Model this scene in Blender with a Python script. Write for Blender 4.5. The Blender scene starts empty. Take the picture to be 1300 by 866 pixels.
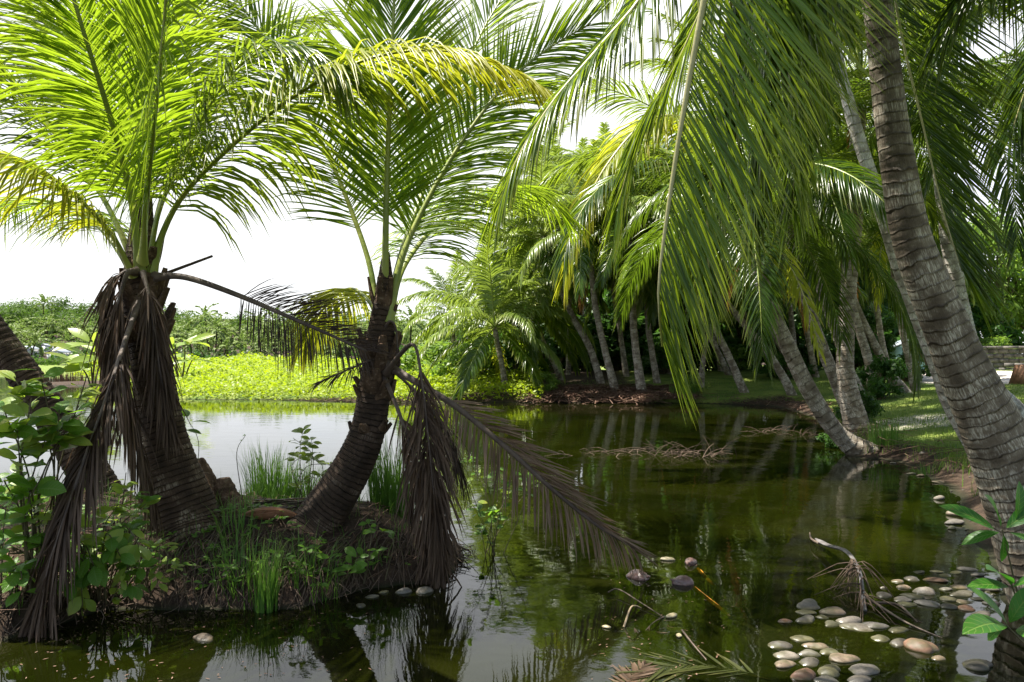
import bpy, math, random
import numpy as np
from mathutils import Vector, Euler

R = math.radians
rng = np.random.default_rng(11)
random.seed(11)
scene = bpy.context.scene
col = scene.collection
FPX, HX, HY, CAMZ = 1001.0, 650.0, 450.0, 1.6


def P(px, py, Y):
    """a point of the place: pixel direction and distance in metres along the view"""
    return np.array([(px - HX) / FPX * Y, Y, CAMZ + (HY - py) / FPX * Y])


def W0(px, py, z=0.0):
    Y = (CAMZ - z) * FPX / (py - HY)
    return np.array([(px - HX) / FPX * Y, Y, z])


# ---------------------------------------------------------------- mesh helpers
def mk_mesh(name, V, quads=None, tris=None, smooth=True, attrs=None, uv=None, mats=(), midx=None):
    V = np.asarray(V, dtype=np.float32).reshape(-1, 3)
    me = bpy.data.meshes.new(name)
    q = np.zeros((0, 4), np.int32) if quads is None else np.asarray(quads, np.int32).reshape(-1, 4)
    t = np.zeros((0, 3), np.int32) if tris is None else np.asarray(tris, np.int32).reshape(-1, 3)
    loops = np.concatenate([q.ravel(), t.ravel()])
    tot = np.concatenate([np.full(len(q), 4, np.int32), np.full(len(t), 3, np.int32)])
    start = np.concatenate([[0], np.cumsum(tot)[:-1]]).astype(np.int32) if len(tot) else tot
    me.vertices.add(len(V)); me.vertices.foreach_set('co', V.ravel())
    me.loops.add(len(loops)); me.loops.foreach_set('vertex_index', loops)
    me.polygons.add(len(tot)); me.polygons.foreach_set('loop_start', start)
    if smooth:
        me.polygons.foreach_set('use_smooth', np.ones(len(tot), bool))
    for m in mats:
        me.materials.append(m)
    if midx is not None:
        me.polygons.foreach_set('material_index', np.asarray(midx, np.int32))
    me.update(calc_edges=True)
    for k, v in (attrs or {}).items():
        a = me.attributes.new(k, 'FLOAT', 'POINT')
        a.data.foreach_set('value', np.asarray(v, np.float32))
    if uv is not None:
        l = me.uv_layers.new(name='UVMap')
        l.data.foreach_set('uv', np.asarray(uv, np.float32)[loops].ravel())
    me.validate()
    return me


class Geo:
    """collects quads/tris with per-vertex attributes"""
    def __init__(self):
        self.V, self.Q, self.T, self.A, self.U, self.MQ, self.MT, self.n = [], [], [], [], [], [], [], 0

    def add(self, V, Q=None, T=None, a=None, uv=None, m=0):
        V = np.asarray(V, float).reshape(-1, 3)
        if Q is not None and len(Q):
            Q = np.asarray(Q, int).reshape(-1, 4); self.Q.append(Q + self.n); self.MQ.append(np.full(len(Q), m))
        if T is not None and len(T):
            T = np.asarray(T, int).reshape(-1, 3); self.T.append(T + self.n); self.MT.append(np.full(len(T), m))
        self.V.append(V)
        self.A.append(np.zeros(len(V)) if a is None else np.asarray(a, float).ravel())
        self.U.append(np.zeros((len(V), 2)) if uv is None else np.asarray(uv, float).reshape(-1, 2))
        self.n += len(V)

    def mesh(self, name, mats, smooth=True, off=(0, 0, 0)):
        cat = lambda L, w: np.concatenate(L) if L else np.zeros((0, w), int)
        V = np.concatenate(self.V) - np.asarray(off, float)
        mi = np.concatenate(self.MQ + self.MT) if (self.MQ or self.MT) else None
        if not isinstance(mats, (list, tuple)):
            mats = [mats]
        return mk_mesh(name, V, cat(self.Q, 4), cat(self.T, 3), smooth, {'lt': np.concatenate(self.A)},
                       np.concatenate(self.U), mats, mi)


def link(name, data, parent=None, loc=(0, 0, 0), rot=None, scale=None):
    o = bpy.data.objects.new(name, data)
    col.objects.link(o)
    o.location = loc
    if rot is not None: o.rotation_euler = rot
    if scale is not None: o.scale = (scale,) * 3 if np.isscalar(scale) else scale
    if parent is not None: o.parent = parent
    return o


def tag(o, label=None, cat=None, group=None, kind=None):
    if label: o['label'] = label
    if cat: o['category'] = cat
    if group: o['group'] = group
    if kind: o['kind'] = kind
    return o


def empty(name, loc, label, cat, group=None):
    o = bpy.data.objects.new(name, None)
    col.objects.link(o)
    o.location = loc
    o.empty_display_size = .2
    return tag(o, label, cat, group)


def single(name, geo, mats, label, cat, group=None, smooth=True, base=None, kind=None):
    """a thing that is one mesh, its origin at its base"""
    allv = np.concatenate(geo.V)
    if base is None:
        base = np.array([allv[:, 0].mean(), allv[:, 1].mean(), allv[:, 2].min()])
    o = link(name, geo.mesh(name, mats, smooth, base), None, base)
    return tag(o, label, cat, group, kind)


def part(name, geo, mats, root, label=None, smooth=True, off=None):
    o = link(name, geo.mesh(name, mats, smooth, np.array(root.location) if off is None else off), root)
    if label: o['label'] = label
    return o


def nrm(v):
    return v / np.maximum(np.linalg.norm(v, axis=-1, keepdims=True), 1e-9)


def curve(pts, M=48):
    pts = np.asarray(pts, float)
    if len(pts) == 2:
        pts = np.array([pts[0], pts.mean(0), pts[1]])
    p = np.vstack([2 * pts[0] - pts[1], pts, 2 * pts[-1] - pts[-2]])
    out = []
    for i in range(1, len(p) - 2):
        t = np.linspace(0, 1, 24, endpoint=False)[:, None]
        a, b, c, d = p[i - 1], p[i], p[i + 1], p[i + 2]
        out.append(.5 * (2 * b + (c - a) * t + (2 * a - 5 * b + 4 * c - d) * t ** 2 + (3 * b - a - 3 * c + d) * t ** 3))
    out = np.vstack(out + [pts[-1:]])
    s = np.concatenate([[0], np.cumsum(np.linalg.norm(np.diff(out, axis=0), axis=1))])
    q = np.linspace(0, s[-1], M)
    return np.stack([np.interp(q, s, out[:, k]) for k in range(3)], 1), s[-1]


def frames(C, up):
    T = nrm(np.gradient(C, axis=0))
    up = np.broadcast_to(np.asarray(up, float), C.shape)
    U = up - (up * T).sum(1, keepdims=True) * T
    U = nrm(U)
    S = np.cross(T, U)
    return T, U, S


def tube(geo, C, r, n=8, m=0, flat=1.0, up=(0.13, 0.31, 0.94), uvs=1.0, cap=True, rough=None):
    """tapered round tube along C; uv = (angle, metres along)"""
    C = np.asarray(C, float)
    M = len(C)
    r = np.broadcast_to(np.asarray(r, float), (M,)) if np.ndim(r) < 2 else r
    T = nrm(np.gradient(C, axis=0))
    u = np.asarray(up, float)
    Us = []
    for i in range(M):
        u = u - u.dot(T[i]) * T[i]
        if np.linalg.norm(u) < 1e-4: u = np.cross(T[i], [1, .2, .1])
        u = u / np.linalg.norm(u); Us.append(u)
    U = np.array(Us); S = np.cross(T, U)
    th = np.linspace(0, 2 * np.pi, n + 1)
    rr = r[:, None] * np.ones(n + 1)[None] if np.ndim(r) < 2 else r
    if rough is not None: rr = rr * rough
    rr = rr.copy(); rr[:, -1] = rr[:, 0]
    V = C[:, None] + rr[..., None] * (np.cos(th)[None, :, None] * S[:, None] + flat * np.sin(th)[None, :, None] * U[:, None])
    s = np.concatenate([[0], np.cumsum(np.linalg.norm(np.diff(C, axis=0), axis=1))])
    uv = np.stack(np.broadcast_arrays((th / (2 * np.pi))[None], (s * uvs)[:, None]), -1)
    i, j = np.meshgrid(np.arange(M - 1), np.arange(n), indexing='ij')
    k = i * (n + 1) + j
    Q = np.stack([k, k + 1, k + n + 2, k + n + 1], -1).reshape(-1, 4)
    a = np.broadcast_to((s / max(s[-1], 1e-6))[:, None], (M, n + 1))
    geo.add(V, Q, a=a, uv=uv, m=m)
    if cap:
        for e, c in ((0, C[0]), (M - 1, C[-1])):
            ring = V[e]
            base = np.vstack([ring, c[None]])
            idx = np.arange(n)
            Tt = np.stack([idx, idx + 1, np.full(n, n + 1)], 1)
            if e == 0: Tt = Tt[:, ::-1]
            geo.add(base, None, Tt, a=np.full(n + 2, float(e > 0)), uv=np.zeros((n + 2, 2)), m=m)


def leaflets(geo, C, up, L, n, t0=.2, a0=62, a1=22, lift=18, droop=.5, w=.022, seed=0, K=4, fold=.35, m=0,
             sides=(1, -1), prof=(.62, 1.0, .5), jit=.1, tear=0.0, wild=0.0, apow=1.2):
    """two rows of narrow leaflets along the rachis C"""
    g = np.random.default_rng(seed)
    M = len(C)
    T, U, S = frames(C, up)
    q = np.arange(M) / (M - 1)
    droop_, a0_, a1_ = droop, a0, a1
    for sd in sides:
        pick = lambda v: v if np.isscalar(v) else v[0 if sd > 0 else 1]
        droop, a0, a1 = pick(droop_), pick(a0_), pick(a1_)
        t = np.linspace(t0, .992, n) + g.normal(0, .25 / n, n)
        t = np.clip(t, 0, .998)
        if tear > 0:
            t = t[g.random(n) > tear]
        N = len(t)
        f = lambda A: np.stack([np.interp(t, q, A[:, k]) for k in range(3)], 1)
        B, Tt, Ut, St = f(C), nrm(f(T)), nrm(f(U)), nrm(f(S))
        x = (t - t0) / (1 - t0)
        ang = np.radians(a0 + (a1 - a0) * x ** apow + g.normal(0, 3 + 14 * wild, N))
        lf = np.radians(lift + g.normal(0, 5 + 16 * wild, N))
        D0 = Tt * np.cos(ang)[:, None] + sd * St * (np.sin(ang) * np.cos(lf))[:, None] + Ut * (np.sin(ang) * np.sin(lf))[:, None]
        ln = L * np.interp(x, [0, .35, 1], prof) * (1 + g.normal(0, jit, N))
        dr = droop * (1 + g.normal(0, .18 + .4 * wild, N))
        if wild:
            D0 = D0 + g.normal(0, .25 * wild, D0.shape)
        D0 = nrm(D0)
        pts, dirs = [B], [D0]
        p = B
        for k in range(K):
            d = nrm(D0 + np.array([0, 0, -1.0]) * (dr * ((k + .5) / K) ** 1.3 * 1.6)[:, None])
            p = p + d * (ln / K)[:, None]
            pts.append(p); dirs.append(d)
        Wd0 = Tt + g.normal(0, .22, N)[:, None] * Ut + g.normal(0, .15, N)[:, None] * St
        prof_w = np.interp(np.arange(K + 1) / K, [0, .12, .45, .8, 1], [.45, .9, 1, .6, .06])
        V = np.zeros((N, K + 1, 3, 3))
        A = np.zeros((N, K + 1, 3))
        for k in range(K + 1):
            d = dirs[k]
            Wd = Wd0 - (Wd0 * d).sum(1, keepdims=True) * d
            alt = np.cross(d, Ut)
            wl = np.linalg.norm(Wd, axis=1, keepdims=True)
            Wd = nrm(np.where(wl > .25, Wd, alt))
            Nn = np.cross(Wd, d)
            hw = w * .5 * prof_w[k] * (ln / L)[:, None] ** .3
            V[:, k, 0] = pts[k] - Wd * hw
            V[:, k, 1] = pts[k] + Nn * hw * fold * 2 * (-1 if sd > 0 else 1) * -1
            V[:, k, 2] = pts[k] + Wd * hw
            A[:, k, :] = k / K
        base = (np.arange(N) * (K + 1) * 3)[:, None, None]
        kk, jj = np.meshgrid(np.arange(K), np.arange(2), indexing='ij')
        b = base + (kk * 3 + jj)[None]
        Q = np.stack([b, b + 1, b + 4, b + 3], -1).reshape(-1, 4)
        uv = np.zeros((N, K + 1, 3, 2)); uv[..., 0] = t[:, None, None]; uv[..., 1] = A
        geo.add(V, Q, a=A, uv=uv, m=m)


# ---------------------------------------------------------------- materials
def new_mat(name):
    m = bpy.data.materials.new(name); m.use_nodes = True
    nt = m.node_tree; nt.nodes.clear()
    out = nt.nodes.new('ShaderNodeOutputMaterial')
    return m, nt, out


def nd(nt, typ, **kw):
    n = nt.nodes.new(typ)
    for k, v in kw.items():
        if k in n.inputs: n.inputs[k].default_value = v
        else: setattr(n, k, v)
    return n


def mixc(nt, fac, a, b, blend='MIX'):
    n = nt.nodes.new('ShaderNodeMix'); n.data_type = 'RGBA'; n.blend_type = blend
    for sock, v in ((n.inputs[0], fac), (n.inputs[6], a), (n.inputs[7], b)):
        if hasattr(v, 'is_output') or isinstance(v, bpy.types.NodeSocket): nt.links.new(v, sock)
        elif isinstance(v, (tuple, list)): sock.default_value = (*v, 1) if len(v) == 3 else v
        else: sock.default_value = v
    return n.outputs[2]


def ramp(nt, src, p0, p1, v0=0, v1=1):
    n = nt.nodes.new('ShaderNodeMapRange')
    n.inputs['From Min'].default_value = p0; n.inputs['From Max'].default_value = p1
    n.inputs['To Min'].default_value = v0; n.inputs['To Max'].default_value = v1
    nt.links.new(src, n.inputs['Value'])
    return n.outputs['Result']


def math_n(nt, op, a, b=None):
    n = nt.nodes.new('ShaderNodeMath'); n.operation = op
    for s, v in zip(n.inputs, (a, b)):
        if v is None: continue
        if isinstance(v, bpy.types.NodeSocket): nt.links.new(v, s)
        else: s.default_value = v
    return n.outputs[0]


def noise(nt, vec=None, scale=5.0, detail=3.0, rough=.55, dist=0.0):
    n = nt.nodes.new('ShaderNodeTexNoise')
    n.inputs['Scale'].default_value = scale; n.inputs['Detail'].default_value = detail
    n.inputs['Roughness'].default_value = rough; n.inputs['Distortion'].default_value = dist
    if vec is not None: nt.links.new(vec, n.inputs['Vector'])
    return n.outputs['Fac']


def leaf_mat(name, a, b, tip, trans, tfac=.45, rough=.38, tip0=.55, tip1=1.05, tipmax=.8, spec=.32):
    """leaf: colours a..b vary leaf by leaf, old tips turn to `tip`, thin enough to let light through"""
    m, nt, out = new_mat(name)
    geo = nd(nt, 'ShaderNodeNewGeometry')
    at = nd(nt, 'ShaderNodeAttribute', attribute_name='lt')
    rnd = geo.outputs['Random Per Island']
    c = mixc(nt, rnd, a, b)
    oi = nd(nt, 'ShaderNodeObjectInfo')
    c = mixc(nt, math_n(nt, 'MULTIPLY', oi.outputs['Random'], .35), c, tuple(.5 * (x + y) * .7 for x, y in zip(a, b)))
    r2 = math_n(nt, 'FRACT', math_n(nt, 'MULTIPLY', rnd, 37.7))
    tt = math_n(nt, 'MULTIPLY', ramp(nt, at.outputs['Fac'], tip0, tip1, 0, tipmax), r2)
    c = mixc(nt, tt, c, tip)
    pr = nd(nt, 'ShaderNodeBsdfPrincipled', Roughness=rough)
    pr.inputs['Specular IOR Level'].default_value = spec
    nt.links.new(c, pr.inputs['Base Color'])
    tr = nd(nt, 'ShaderNodeBsdfTranslucent')
    nt.links.new(mixc(nt, .75, c, trans), tr.inputs['Color'])
    mx = nd(nt, 'ShaderNodeMixShader', Fac=tfac)
    nt.links.new(pr.outputs[0], mx.inputs[1]); nt.links.new(tr.outputs[0], mx.inputs[2])
    nt.links.new(mx.outputs[0], out.inputs['Surface'])
    return m


def veins(mat):
    """pale midrib and side veins pressed into a broad leaf, a few brown spots"""
    nt = mat.node_tree
    tc = nd(nt, 'ShaderNodeTexCoord'); sp = nd(nt, 'ShaderNodeSeparateXYZ'); nt.links.new(tc.outputs['UV'], sp.inputs[0])
    au = math_n(nt, 'ABSOLUTE', sp.outputs['X'])
    fr = math_n(nt, 'FRACT', math_n(nt, 'SUBTRACT', math_n(nt, 'MULTIPLY', sp.outputs['Y'], 8.0), math_n(nt, 'MULTIPLY', au, 1.6)))
    ln = math_n(nt, 'MAXIMUM', ramp(nt, math_n(nt, 'ABSOLUTE', math_n(nt, 'SUBTRACT', fr, .5)), .40, .48), ramp(nt, au, .10, .03))
    spot = ramp(nt, noise(nt, tc.outputs['Object'], 55, 3, .6), .66, .72)
    pr = [n for n in nt.nodes if n.type == 'BSDF_PRINCIPLED'][0]; tr = [n for n in nt.nodes if n.type == 'BSDF_TRANSLUCENT'][0]
    for sock in (pr.inputs['Base Color'], tr.inputs['Color']):
        src = sock.links[0].from_socket
        c = mixc(nt, math_n(nt, 'MULTIPLY', ln, .45), src, (.24, .34, .08))
        nt.links.new(mixc(nt, math_n(nt, 'MULTIPLY', spot, .7), c, (.16, .09, .03)), sock)
    bn = nd(nt, 'ShaderNodeBump', Strength=.5, Distance=.004); nt.links.new(math_n(nt, 'SUBTRACT', 0.0, ln), bn.inputs['Height']); nt.links.new(bn.outputs[0], pr.inputs['Normal'])


def yellow_tip(mat):
    """leaves towards the tip of this frond have turned yellow (uv.x runs along the frond)"""
    nt = mat.node_tree
    tc = nd(nt, 'ShaderNodeTexCoord'); sp = nd(nt, 'ShaderNodeSeparateXYZ'); nt.links.new(tc.outputs['UV'], sp.inputs[0])
    pr = [n for n in nt.nodes if n.type == 'BSDF_PRINCIPLED'][0]; tr = [n for n in nt.nodes if n.type == 'BSDF_TRANSLUCENT'][0]
    f = ramp(nt, sp.outputs['X'], .35, .85, 0, .9)
    for sock, yc in ((pr.inputs['Base Color'], (.36, .35, .025)), (tr.inputs['Color'], (.60, .60, .025))):
        src = sock.links[0].from_socket
        nt.links.new(mixc(nt, f, src, yc), sock)


def plain_mat(name, a, b, scale=8, rough=.7, bump=.3, bscale=25, spec=.3, detail=4, trans=0, island=0.0, c3=None):
    m, nt, out = new_mat(name)
    tc = nd(nt, 'ShaderNodeTexCoord')
    f = noise(nt, tc.outputs['Object'], scale, detail)
    c = mixc(nt, ramp(nt, f, .32, .68), a, b)
    if c3 is not None:
        c = mixc(nt, ramp(nt, noise(nt, tc.outputs['Object'], scale * 2.7, 3), .55, .68, 0, .8), c, c3)
    if island:
        geo = nd(nt, 'ShaderNodeNewGeometry')
        c = mixc(nt, math_n(nt, 'MULTIPLY', geo.outputs['Random Per Island'], island), c, b if c3 is None else c3)
    pr = nd(nt, 'ShaderNodeBsdfPrincipled', Roughness=rough)
    pr.inputs['Specular IOR Level'].default_value = spec
    nt.links.new(c, pr.inputs['Base Color'])
    if bump:
        bn = nd(nt, 'ShaderNodeBump', Strength=bump, Distance=.02)
        nt.links.new(noise(nt, tc.outputs['Object'], bscale, 4), bn.inputs['Height'])
        nt.links.new(bn.outputs[0], pr.inputs['Normal'])
    nt.links.new(pr.outputs[0], out.inputs['Surface'])
    return m


def bark_mat(name, dark, mid, pale, ring=16.0, pale_amt=.5, fib=1.0):
    """ringed palm bark; rings run round the trunk (uv.y is metres along it), pale lichen and fibre cracks"""
    m, nt, out = new_mat(name)
    tc = nd(nt, 'ShaderNodeTexCoord')
    uv = nd(nt, 'ShaderNodeSeparateXYZ'); nt.links.new(tc.outputs['UV'], uv.inputs[0])
    ob = tc.outputs['Object']
    v = uv.outputs['Y']
    wob = noise(nt, ob, 3.5, 3)
    vv = math_n(nt, 'ADD', math_n(nt, 'MULTIPLY', v, ring), math_n(nt, 'ADD', math_n(nt, 'MULTIPLY', wob, 1.5), math_n(nt, 'MULTIPLY', noise(nt, ob, 17, 3), .45)))
    fr = math_n(nt, 'FRACT', vv)
    # dark scar line at each ring
    line = ramp(nt, math_n(nt, 'ABSOLUTE', math_n(nt, 'SUBTRACT', fr, .5)), .36, .5, 0, 1)
    # vertical fibre cracks: stretched noise in (angle, length)
    cb = nd(nt, 'ShaderNodeCombineXYZ')
    nt.links.new(math_n(nt, 'MULTIPLY', uv.outputs['X'], 90), cb.inputs[0])
    nt.links.new(math_n(nt, 'MULTIPLY', v, 14), cb.inputs[1])
    nt.links.new(math_n(nt, 'FLOOR', vv), cb.inputs[2])
    crack = noise(nt, cb.outputs[0], 1.0, 3, .65)
    patch = noise(nt, ob, 5.5, 5, .6)
    cring = nd(nt, 'ShaderNodeTexWhiteNoise', noise_dimensions='1D')
    nt.links.new(math_n(nt, 'FLOOR', vv), cring.inputs['W'])
    c = mixc(nt, ramp(nt, patch, .35, .65), dark, mid)
    pf = math_n(nt, 'MULTIPLY', ramp(nt, crack, .46, .6), ramp(nt, math_n(nt, 'ADD', patch, math_n(nt, 'MULTIPLY', math_n(nt, 'SUBTRACT', cring.outputs['Value'], .5), .12)), .62 - .3 * pale_amt, .78 - .3 * pale_amt))
    c = mixc(nt, pf, c, pale)
    c = mixc(nt, math_n(nt, 'MULTIPLY', math_n(nt, 'MULTIPLY', line, ramp(nt, noise(nt, ob, 9, 3), .35, .6, .15, 1)), .75), c, tuple(x * .4 for x in dark))
    pr = nd(nt, 'ShaderNodeBsdfPrincipled', Roughness=.85)
    pr.inputs['Specular IOR Level'].default_value = .2
    nt.links.new(c, pr.inputs['Base Color'])
    hgt = math_n(nt, 'ADD', math_n(nt, 'MULTIPLY', line, -1.0), math_n(nt, 'MULTIPLY', crack, .9 * fib))
    bn = nd(nt, 'ShaderNodeBump', Strength=.8, Distance=.012)
    nt.links.new(hgt, bn.inputs['Height']); nt.links.new(bn.outputs[0], pr.inputs['Normal'])
    nt.links.new(pr.outputs[0], out.inputs['Surface'])
    return m


M = {}
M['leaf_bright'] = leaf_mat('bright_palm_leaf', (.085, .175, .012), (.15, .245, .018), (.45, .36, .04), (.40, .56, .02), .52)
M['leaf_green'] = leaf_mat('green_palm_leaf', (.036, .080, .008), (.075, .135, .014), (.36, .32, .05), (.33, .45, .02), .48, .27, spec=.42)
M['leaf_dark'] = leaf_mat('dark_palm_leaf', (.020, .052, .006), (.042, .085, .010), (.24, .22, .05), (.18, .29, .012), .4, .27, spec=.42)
M['leaf_yellow'] = leaf_mat('yellowing_palm_leaf', (.17, .25, .022), (.32, .33, .025), (.52, .40, .04), (.56, .60, .025), .52, .4, .3, 1.0)
M['leaf_orange'] = leaf_mat('orange_dead_leaf', (.36, .16, .04), (.45, .24, .06), (.4, .2, .08), (.55, .25, .05), .4, .5)
M['leaf_dead'] = leaf_mat('dead_palm_leaf', (.032, .020, .012), (.105, .066, .040), (.24, .17, .12), (.2, .12, .07), .12, .6, .3, 1.0, .7, .2)
M['leaf_black'] = leaf_mat('dry_dark_palm_leaf', (.03, .02, .015), (.07, .048, .035), (.10, .07, .05), (.1, .06, .04), .1, .6, spec=.2)
M['leaf_straw'] = leaf_mat('straw_palm_leaf', (.10, .062, .038), (.24, .165, .11), (.34, .26, .18), (.24, .15, .09), .15, .55, .3, 1.0, .7, .2)
M['leaf_drowned'] = leaf_mat('drowned_palm_leaf', (.022, .028, .008), (.055, .062, .016), (.12, .10, .04), (.06, .08, .02), .15, .3)
M['leaf_far'] = leaf_mat('sunny_palm_leaf', (.12, .185, .03), (.22, .29, .06), (.38, .35, .13), (.36, .48, .05), .4, .3, spec=.5)
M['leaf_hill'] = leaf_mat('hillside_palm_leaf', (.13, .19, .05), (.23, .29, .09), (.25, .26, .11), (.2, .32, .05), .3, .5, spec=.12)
M['leaf_arch'] = leaf_mat('half_yellow_palm_leaf', (.10, .19, .022), (.17, .25, .03), (.5, .38, .05), (.38, .5, .035), .48, .38, .35, 1.0)
yellow_tip(M['leaf_arch'])
M['rib'] = plain_mat('green_leaf_stalk', (.16, .22, .035), (.28, .30, .06), 5, .4, .15, 30, .4)
M['rib_pale'] = plain_mat('pale_leaf_stalk', (.30, .28, .10), (.42, .38, .18), 5, .4, .1, 30, .4)
M['rib_dead'] = plain_mat('dead_leaf_stalk', (.05, .035, .028), (.13, .095, .07), 9, .6, .4, 40, .3)
M['bark_near'] = bark_mat('near_palm_bark', (.10, .078, .054), (.235, .19, .135), (.54, .49, .39), 14, .62)
M['bark_brown'] = bark_mat('brown_palm_bark', (.028, .018, .011), (.085, .054, .032), (.28, .23, .16), 24, .34)
M['bark_dark'] = bark_mat('dark_palm_bark', (.026, .018, .012), (.078, .05, .033), (.22, .18, .13), 26, .22)
M['bark_grey'] = bark_mat('grey_palm_bark', (.14, .11, .078), (.29, .24, .18), (.55, .50, .42), 9, .55)
M['bark_white'] = bark_mat('white_palm_bark', (.22, .19, .155), (.41, .37, .31), (.70, .67, .60), 8, .7)
M['fibre'] = plain_mat('leaf_base_fibre', (.05, .032, .02), (.15, .095, .06), 14, .85, .8, 60, .1, c3=(.22, .16, .11))
M['husk'] = plain_mat('husk', (.16, .07, .035), (.30, .15, .08), 9, .7, .5, 30, .2)
M['root'] = plain_mat('root', (.04, .026, .018), (.12, .085, .06), 12, .8, .4, 40, .2, island=.6)
M['litter'] = plain_mat('fallen_litter', (.05, .025, .016), (.14, .07, .045), 3, .8, 0, 40, .2, island=.6, c3=(.24, .16, .11))
M['stem'] = plain_mat('stem', (.06, .05, .025), (.13, .11, .06), 12, .7, .3, 50, .2)
M['shrub'] = leaf_mat('shrub_leaf', (.06, .16, .014), (.12, .25, .022), (.30, .32, .05), (.28, .52, .025), .46, .4, .75, 1.2, .4)
M['shrub_yellow'] = leaf_mat('yellowish_shrub_leaf', (.16, .25, .03), (.26, .34, .05), (.42, .36, .06), (.45, .6, .05), .42, .35)
M['shrub_dark'] = leaf_mat('glossy_dark_leaf', (.02, .09, .01), (.04, .14, .014), (.08, .18, .03), (.09, .36, .02), .36, .35, spec=.25)
for k_ in ('shrub', 'shrub_yellow', 'shrub_dark'): veins(M[k_])
M['grass'] = leaf_mat('grass_blade', (.045, .12, .018), (.10, .20, .03), (.26, .24, .09), (.2, .4, .04), .38, .45)
M['lawn'] = leaf_mat('lawn_grass', (.09, .17, .025), (.17, .24, .04), (.26, .24, .08), (.25, .4, .04), .3, .6)
M['field'] = leaf_mat('marsh_plant_leaf', (.17, .27, .008), (.30, .36, .012), (.36, .36, .03), (.46, .60, .012), .42, .5)
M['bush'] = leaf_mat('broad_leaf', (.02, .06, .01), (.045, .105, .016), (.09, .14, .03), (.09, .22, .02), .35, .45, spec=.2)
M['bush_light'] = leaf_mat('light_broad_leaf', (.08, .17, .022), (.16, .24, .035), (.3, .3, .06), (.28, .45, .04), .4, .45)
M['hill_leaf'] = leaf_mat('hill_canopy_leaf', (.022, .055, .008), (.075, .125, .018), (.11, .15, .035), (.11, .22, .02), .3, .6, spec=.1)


# ---------------------------------------------------------------- terrain
# shoreline points where the water meets the land (metres)
LAND = [W0(215, 508)[:2], W0(400, 510)[:2], W0(560, 512)[:2], W0(640, 511)[:2], W0(760, 512)[:2], W0(900, 513)[:2], W0(1000, 516)[:2],
        W0(1050, 536)[:2], W0(1080, 562)[:2], W0(1088, 584)[:2], W0(1125, 582)[:2], W0(1165, 592)[:2], W0(1205, 618)[:2], W0(1232, 655)[:2],
        W0(1262, 710)[:2], (3.15, 4.9), (3.1, 4.2), (3.4, 2.5), (3.8, -12), (500, -12), (500, 1200), (-700, 1200), (-700, 62),
        (-60, 60), (-37, 57), (-28, 52), (-24, 46), (-19, 40), (-16.6, 31)]
MOUND = [(-9, 3.7), (-4.6, 4.15), (-2.95, 4.35), (-2.72, 4.7), (-2.5, 4.95), (-2.0, 5.0), (-1.62, 4.97), (-1.35, 5.0), (-1.05, 5.35), (-.7, 5.55), (-.45, 5.8),
         (-.45, 6.3), (-.6, 6.9), (-1.3, 7.2), (-2.2, 7.25), (-3.2, 7.3), (-5, 8.2), (-9, 9)]
SPIT = [(-27, 44), (-23.5, 43), (-21, 41), (-22, 39.5), (-26, 41)]


def sdist(x, y, poly):
    p = np.asarray(poly, float); q = np.roll(p, -1, 0)
    d = np.full(x.shape, 1e9); inside = np.zeros(x.shape, bool)
    for a, b in zip(p, q):
        e = b - a; wx, wy = x - a[0], y - a[1]
        h = np.clip((wx * e[0] + wy * e[1]) / (e @ e), 0, 1)
        d = np.minimum(d, np.hypot(wx - h * e[0], wy - h * e[1]))
        c = ((a[1] > y) != (b[1] > y)) & (x < (b[0] - a[0]) * (y - a[1]) / (b[1] - a[1] + 1e-12) + a[0])
        inside ^= c
    return np.where(inside, d, -d)


def ss(a, b, x):
    t = np.clip((x - a) / (b - a), 0, 1)
    return t * t * (3 - 2 * t)


_ph = np.random.default_rng(5).uniform(0, 6.28, (6, 8))


def wob(x, y, s, k=0):
    o = 0
    for i in range(4):
        a = _ph[k, i]; f = s * (1.6 ** i)
        o = o + np.sin(x * f * np.cos(a) + y * f * np.sin(a) + _ph[k, i + 4]) / (1.3 ** i)
    return o / 2.6


def ground(x, y):
    x = np.asarray(x, float); y = np.asarray(y, float)
    d = sdist(x, y, LAND) + .12 * wob(x, y, 2.2, 0)
    dm = sdist(x, y, MOUND) + .05 * wob(x, y, 5, 1)
    ds = sdist(x, y, SPIT)
    right = ss(-3, 3, x) * ss(60, 30, y)
    land = .14 * ss(-.05, .35, d) + (.05 + .30 * right) * ss(.1, 3.0, d) + .5 * right * ss(2, 11, d)
    land = land + .03 * wob(x, y, .8, 2) * ss(.2, 2, d)
    hill = ss(112, 290, y) * (np.interp(x, [-280, -200, -168, -158, -140, -108, -60, 20], [15.5, 16, 14, 16, 14.5, 9, 8.5, 7]) + 1.6 * wob(x, y, .045, 3)) + 18 * ss(330, 800, y)
    land = land + np.maximum(hill, 0) * ss(120, -60, x)
    mnd = .13 * ss(-.03, .09, dm) + .28 * ss(.05, .75, dm) + .05 * wob(x, y, 4, 4) * ss(.02, .3, dm)
    spit = .12 * ss(-.3, .6, ds)
    bed_d = -np.maximum(np.maximum(d, dm), ds)
    shelf = np.exp(-(((x - 2.3) / 1.3) ** 2 + ((y - 4.9) / 1.5) ** 2))
    bed = -.06 - .75 * ss(0, 2.2, bed_d) * (1 - .9 * np.clip(shelf * 1.5, 0, 1)) + .015 * wob(x, y, 3, 5)
    z = np.where(d > -.05, land, np.where(dm > -.03, mnd, np.where(ds > -.3, spit, bed)))
    edge = np.maximum(np.maximum(ss(-.35, -.03, d), ss(-.15, -.02, dm)), ss(-.6, -.2, ds))
    z = np.where(z < 0, z * (1 - edge), z)
    return z, d, dm, ds


def gz(x, y):
    return float(ground(np.array([x]), np.array([y]))[0][0])


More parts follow.
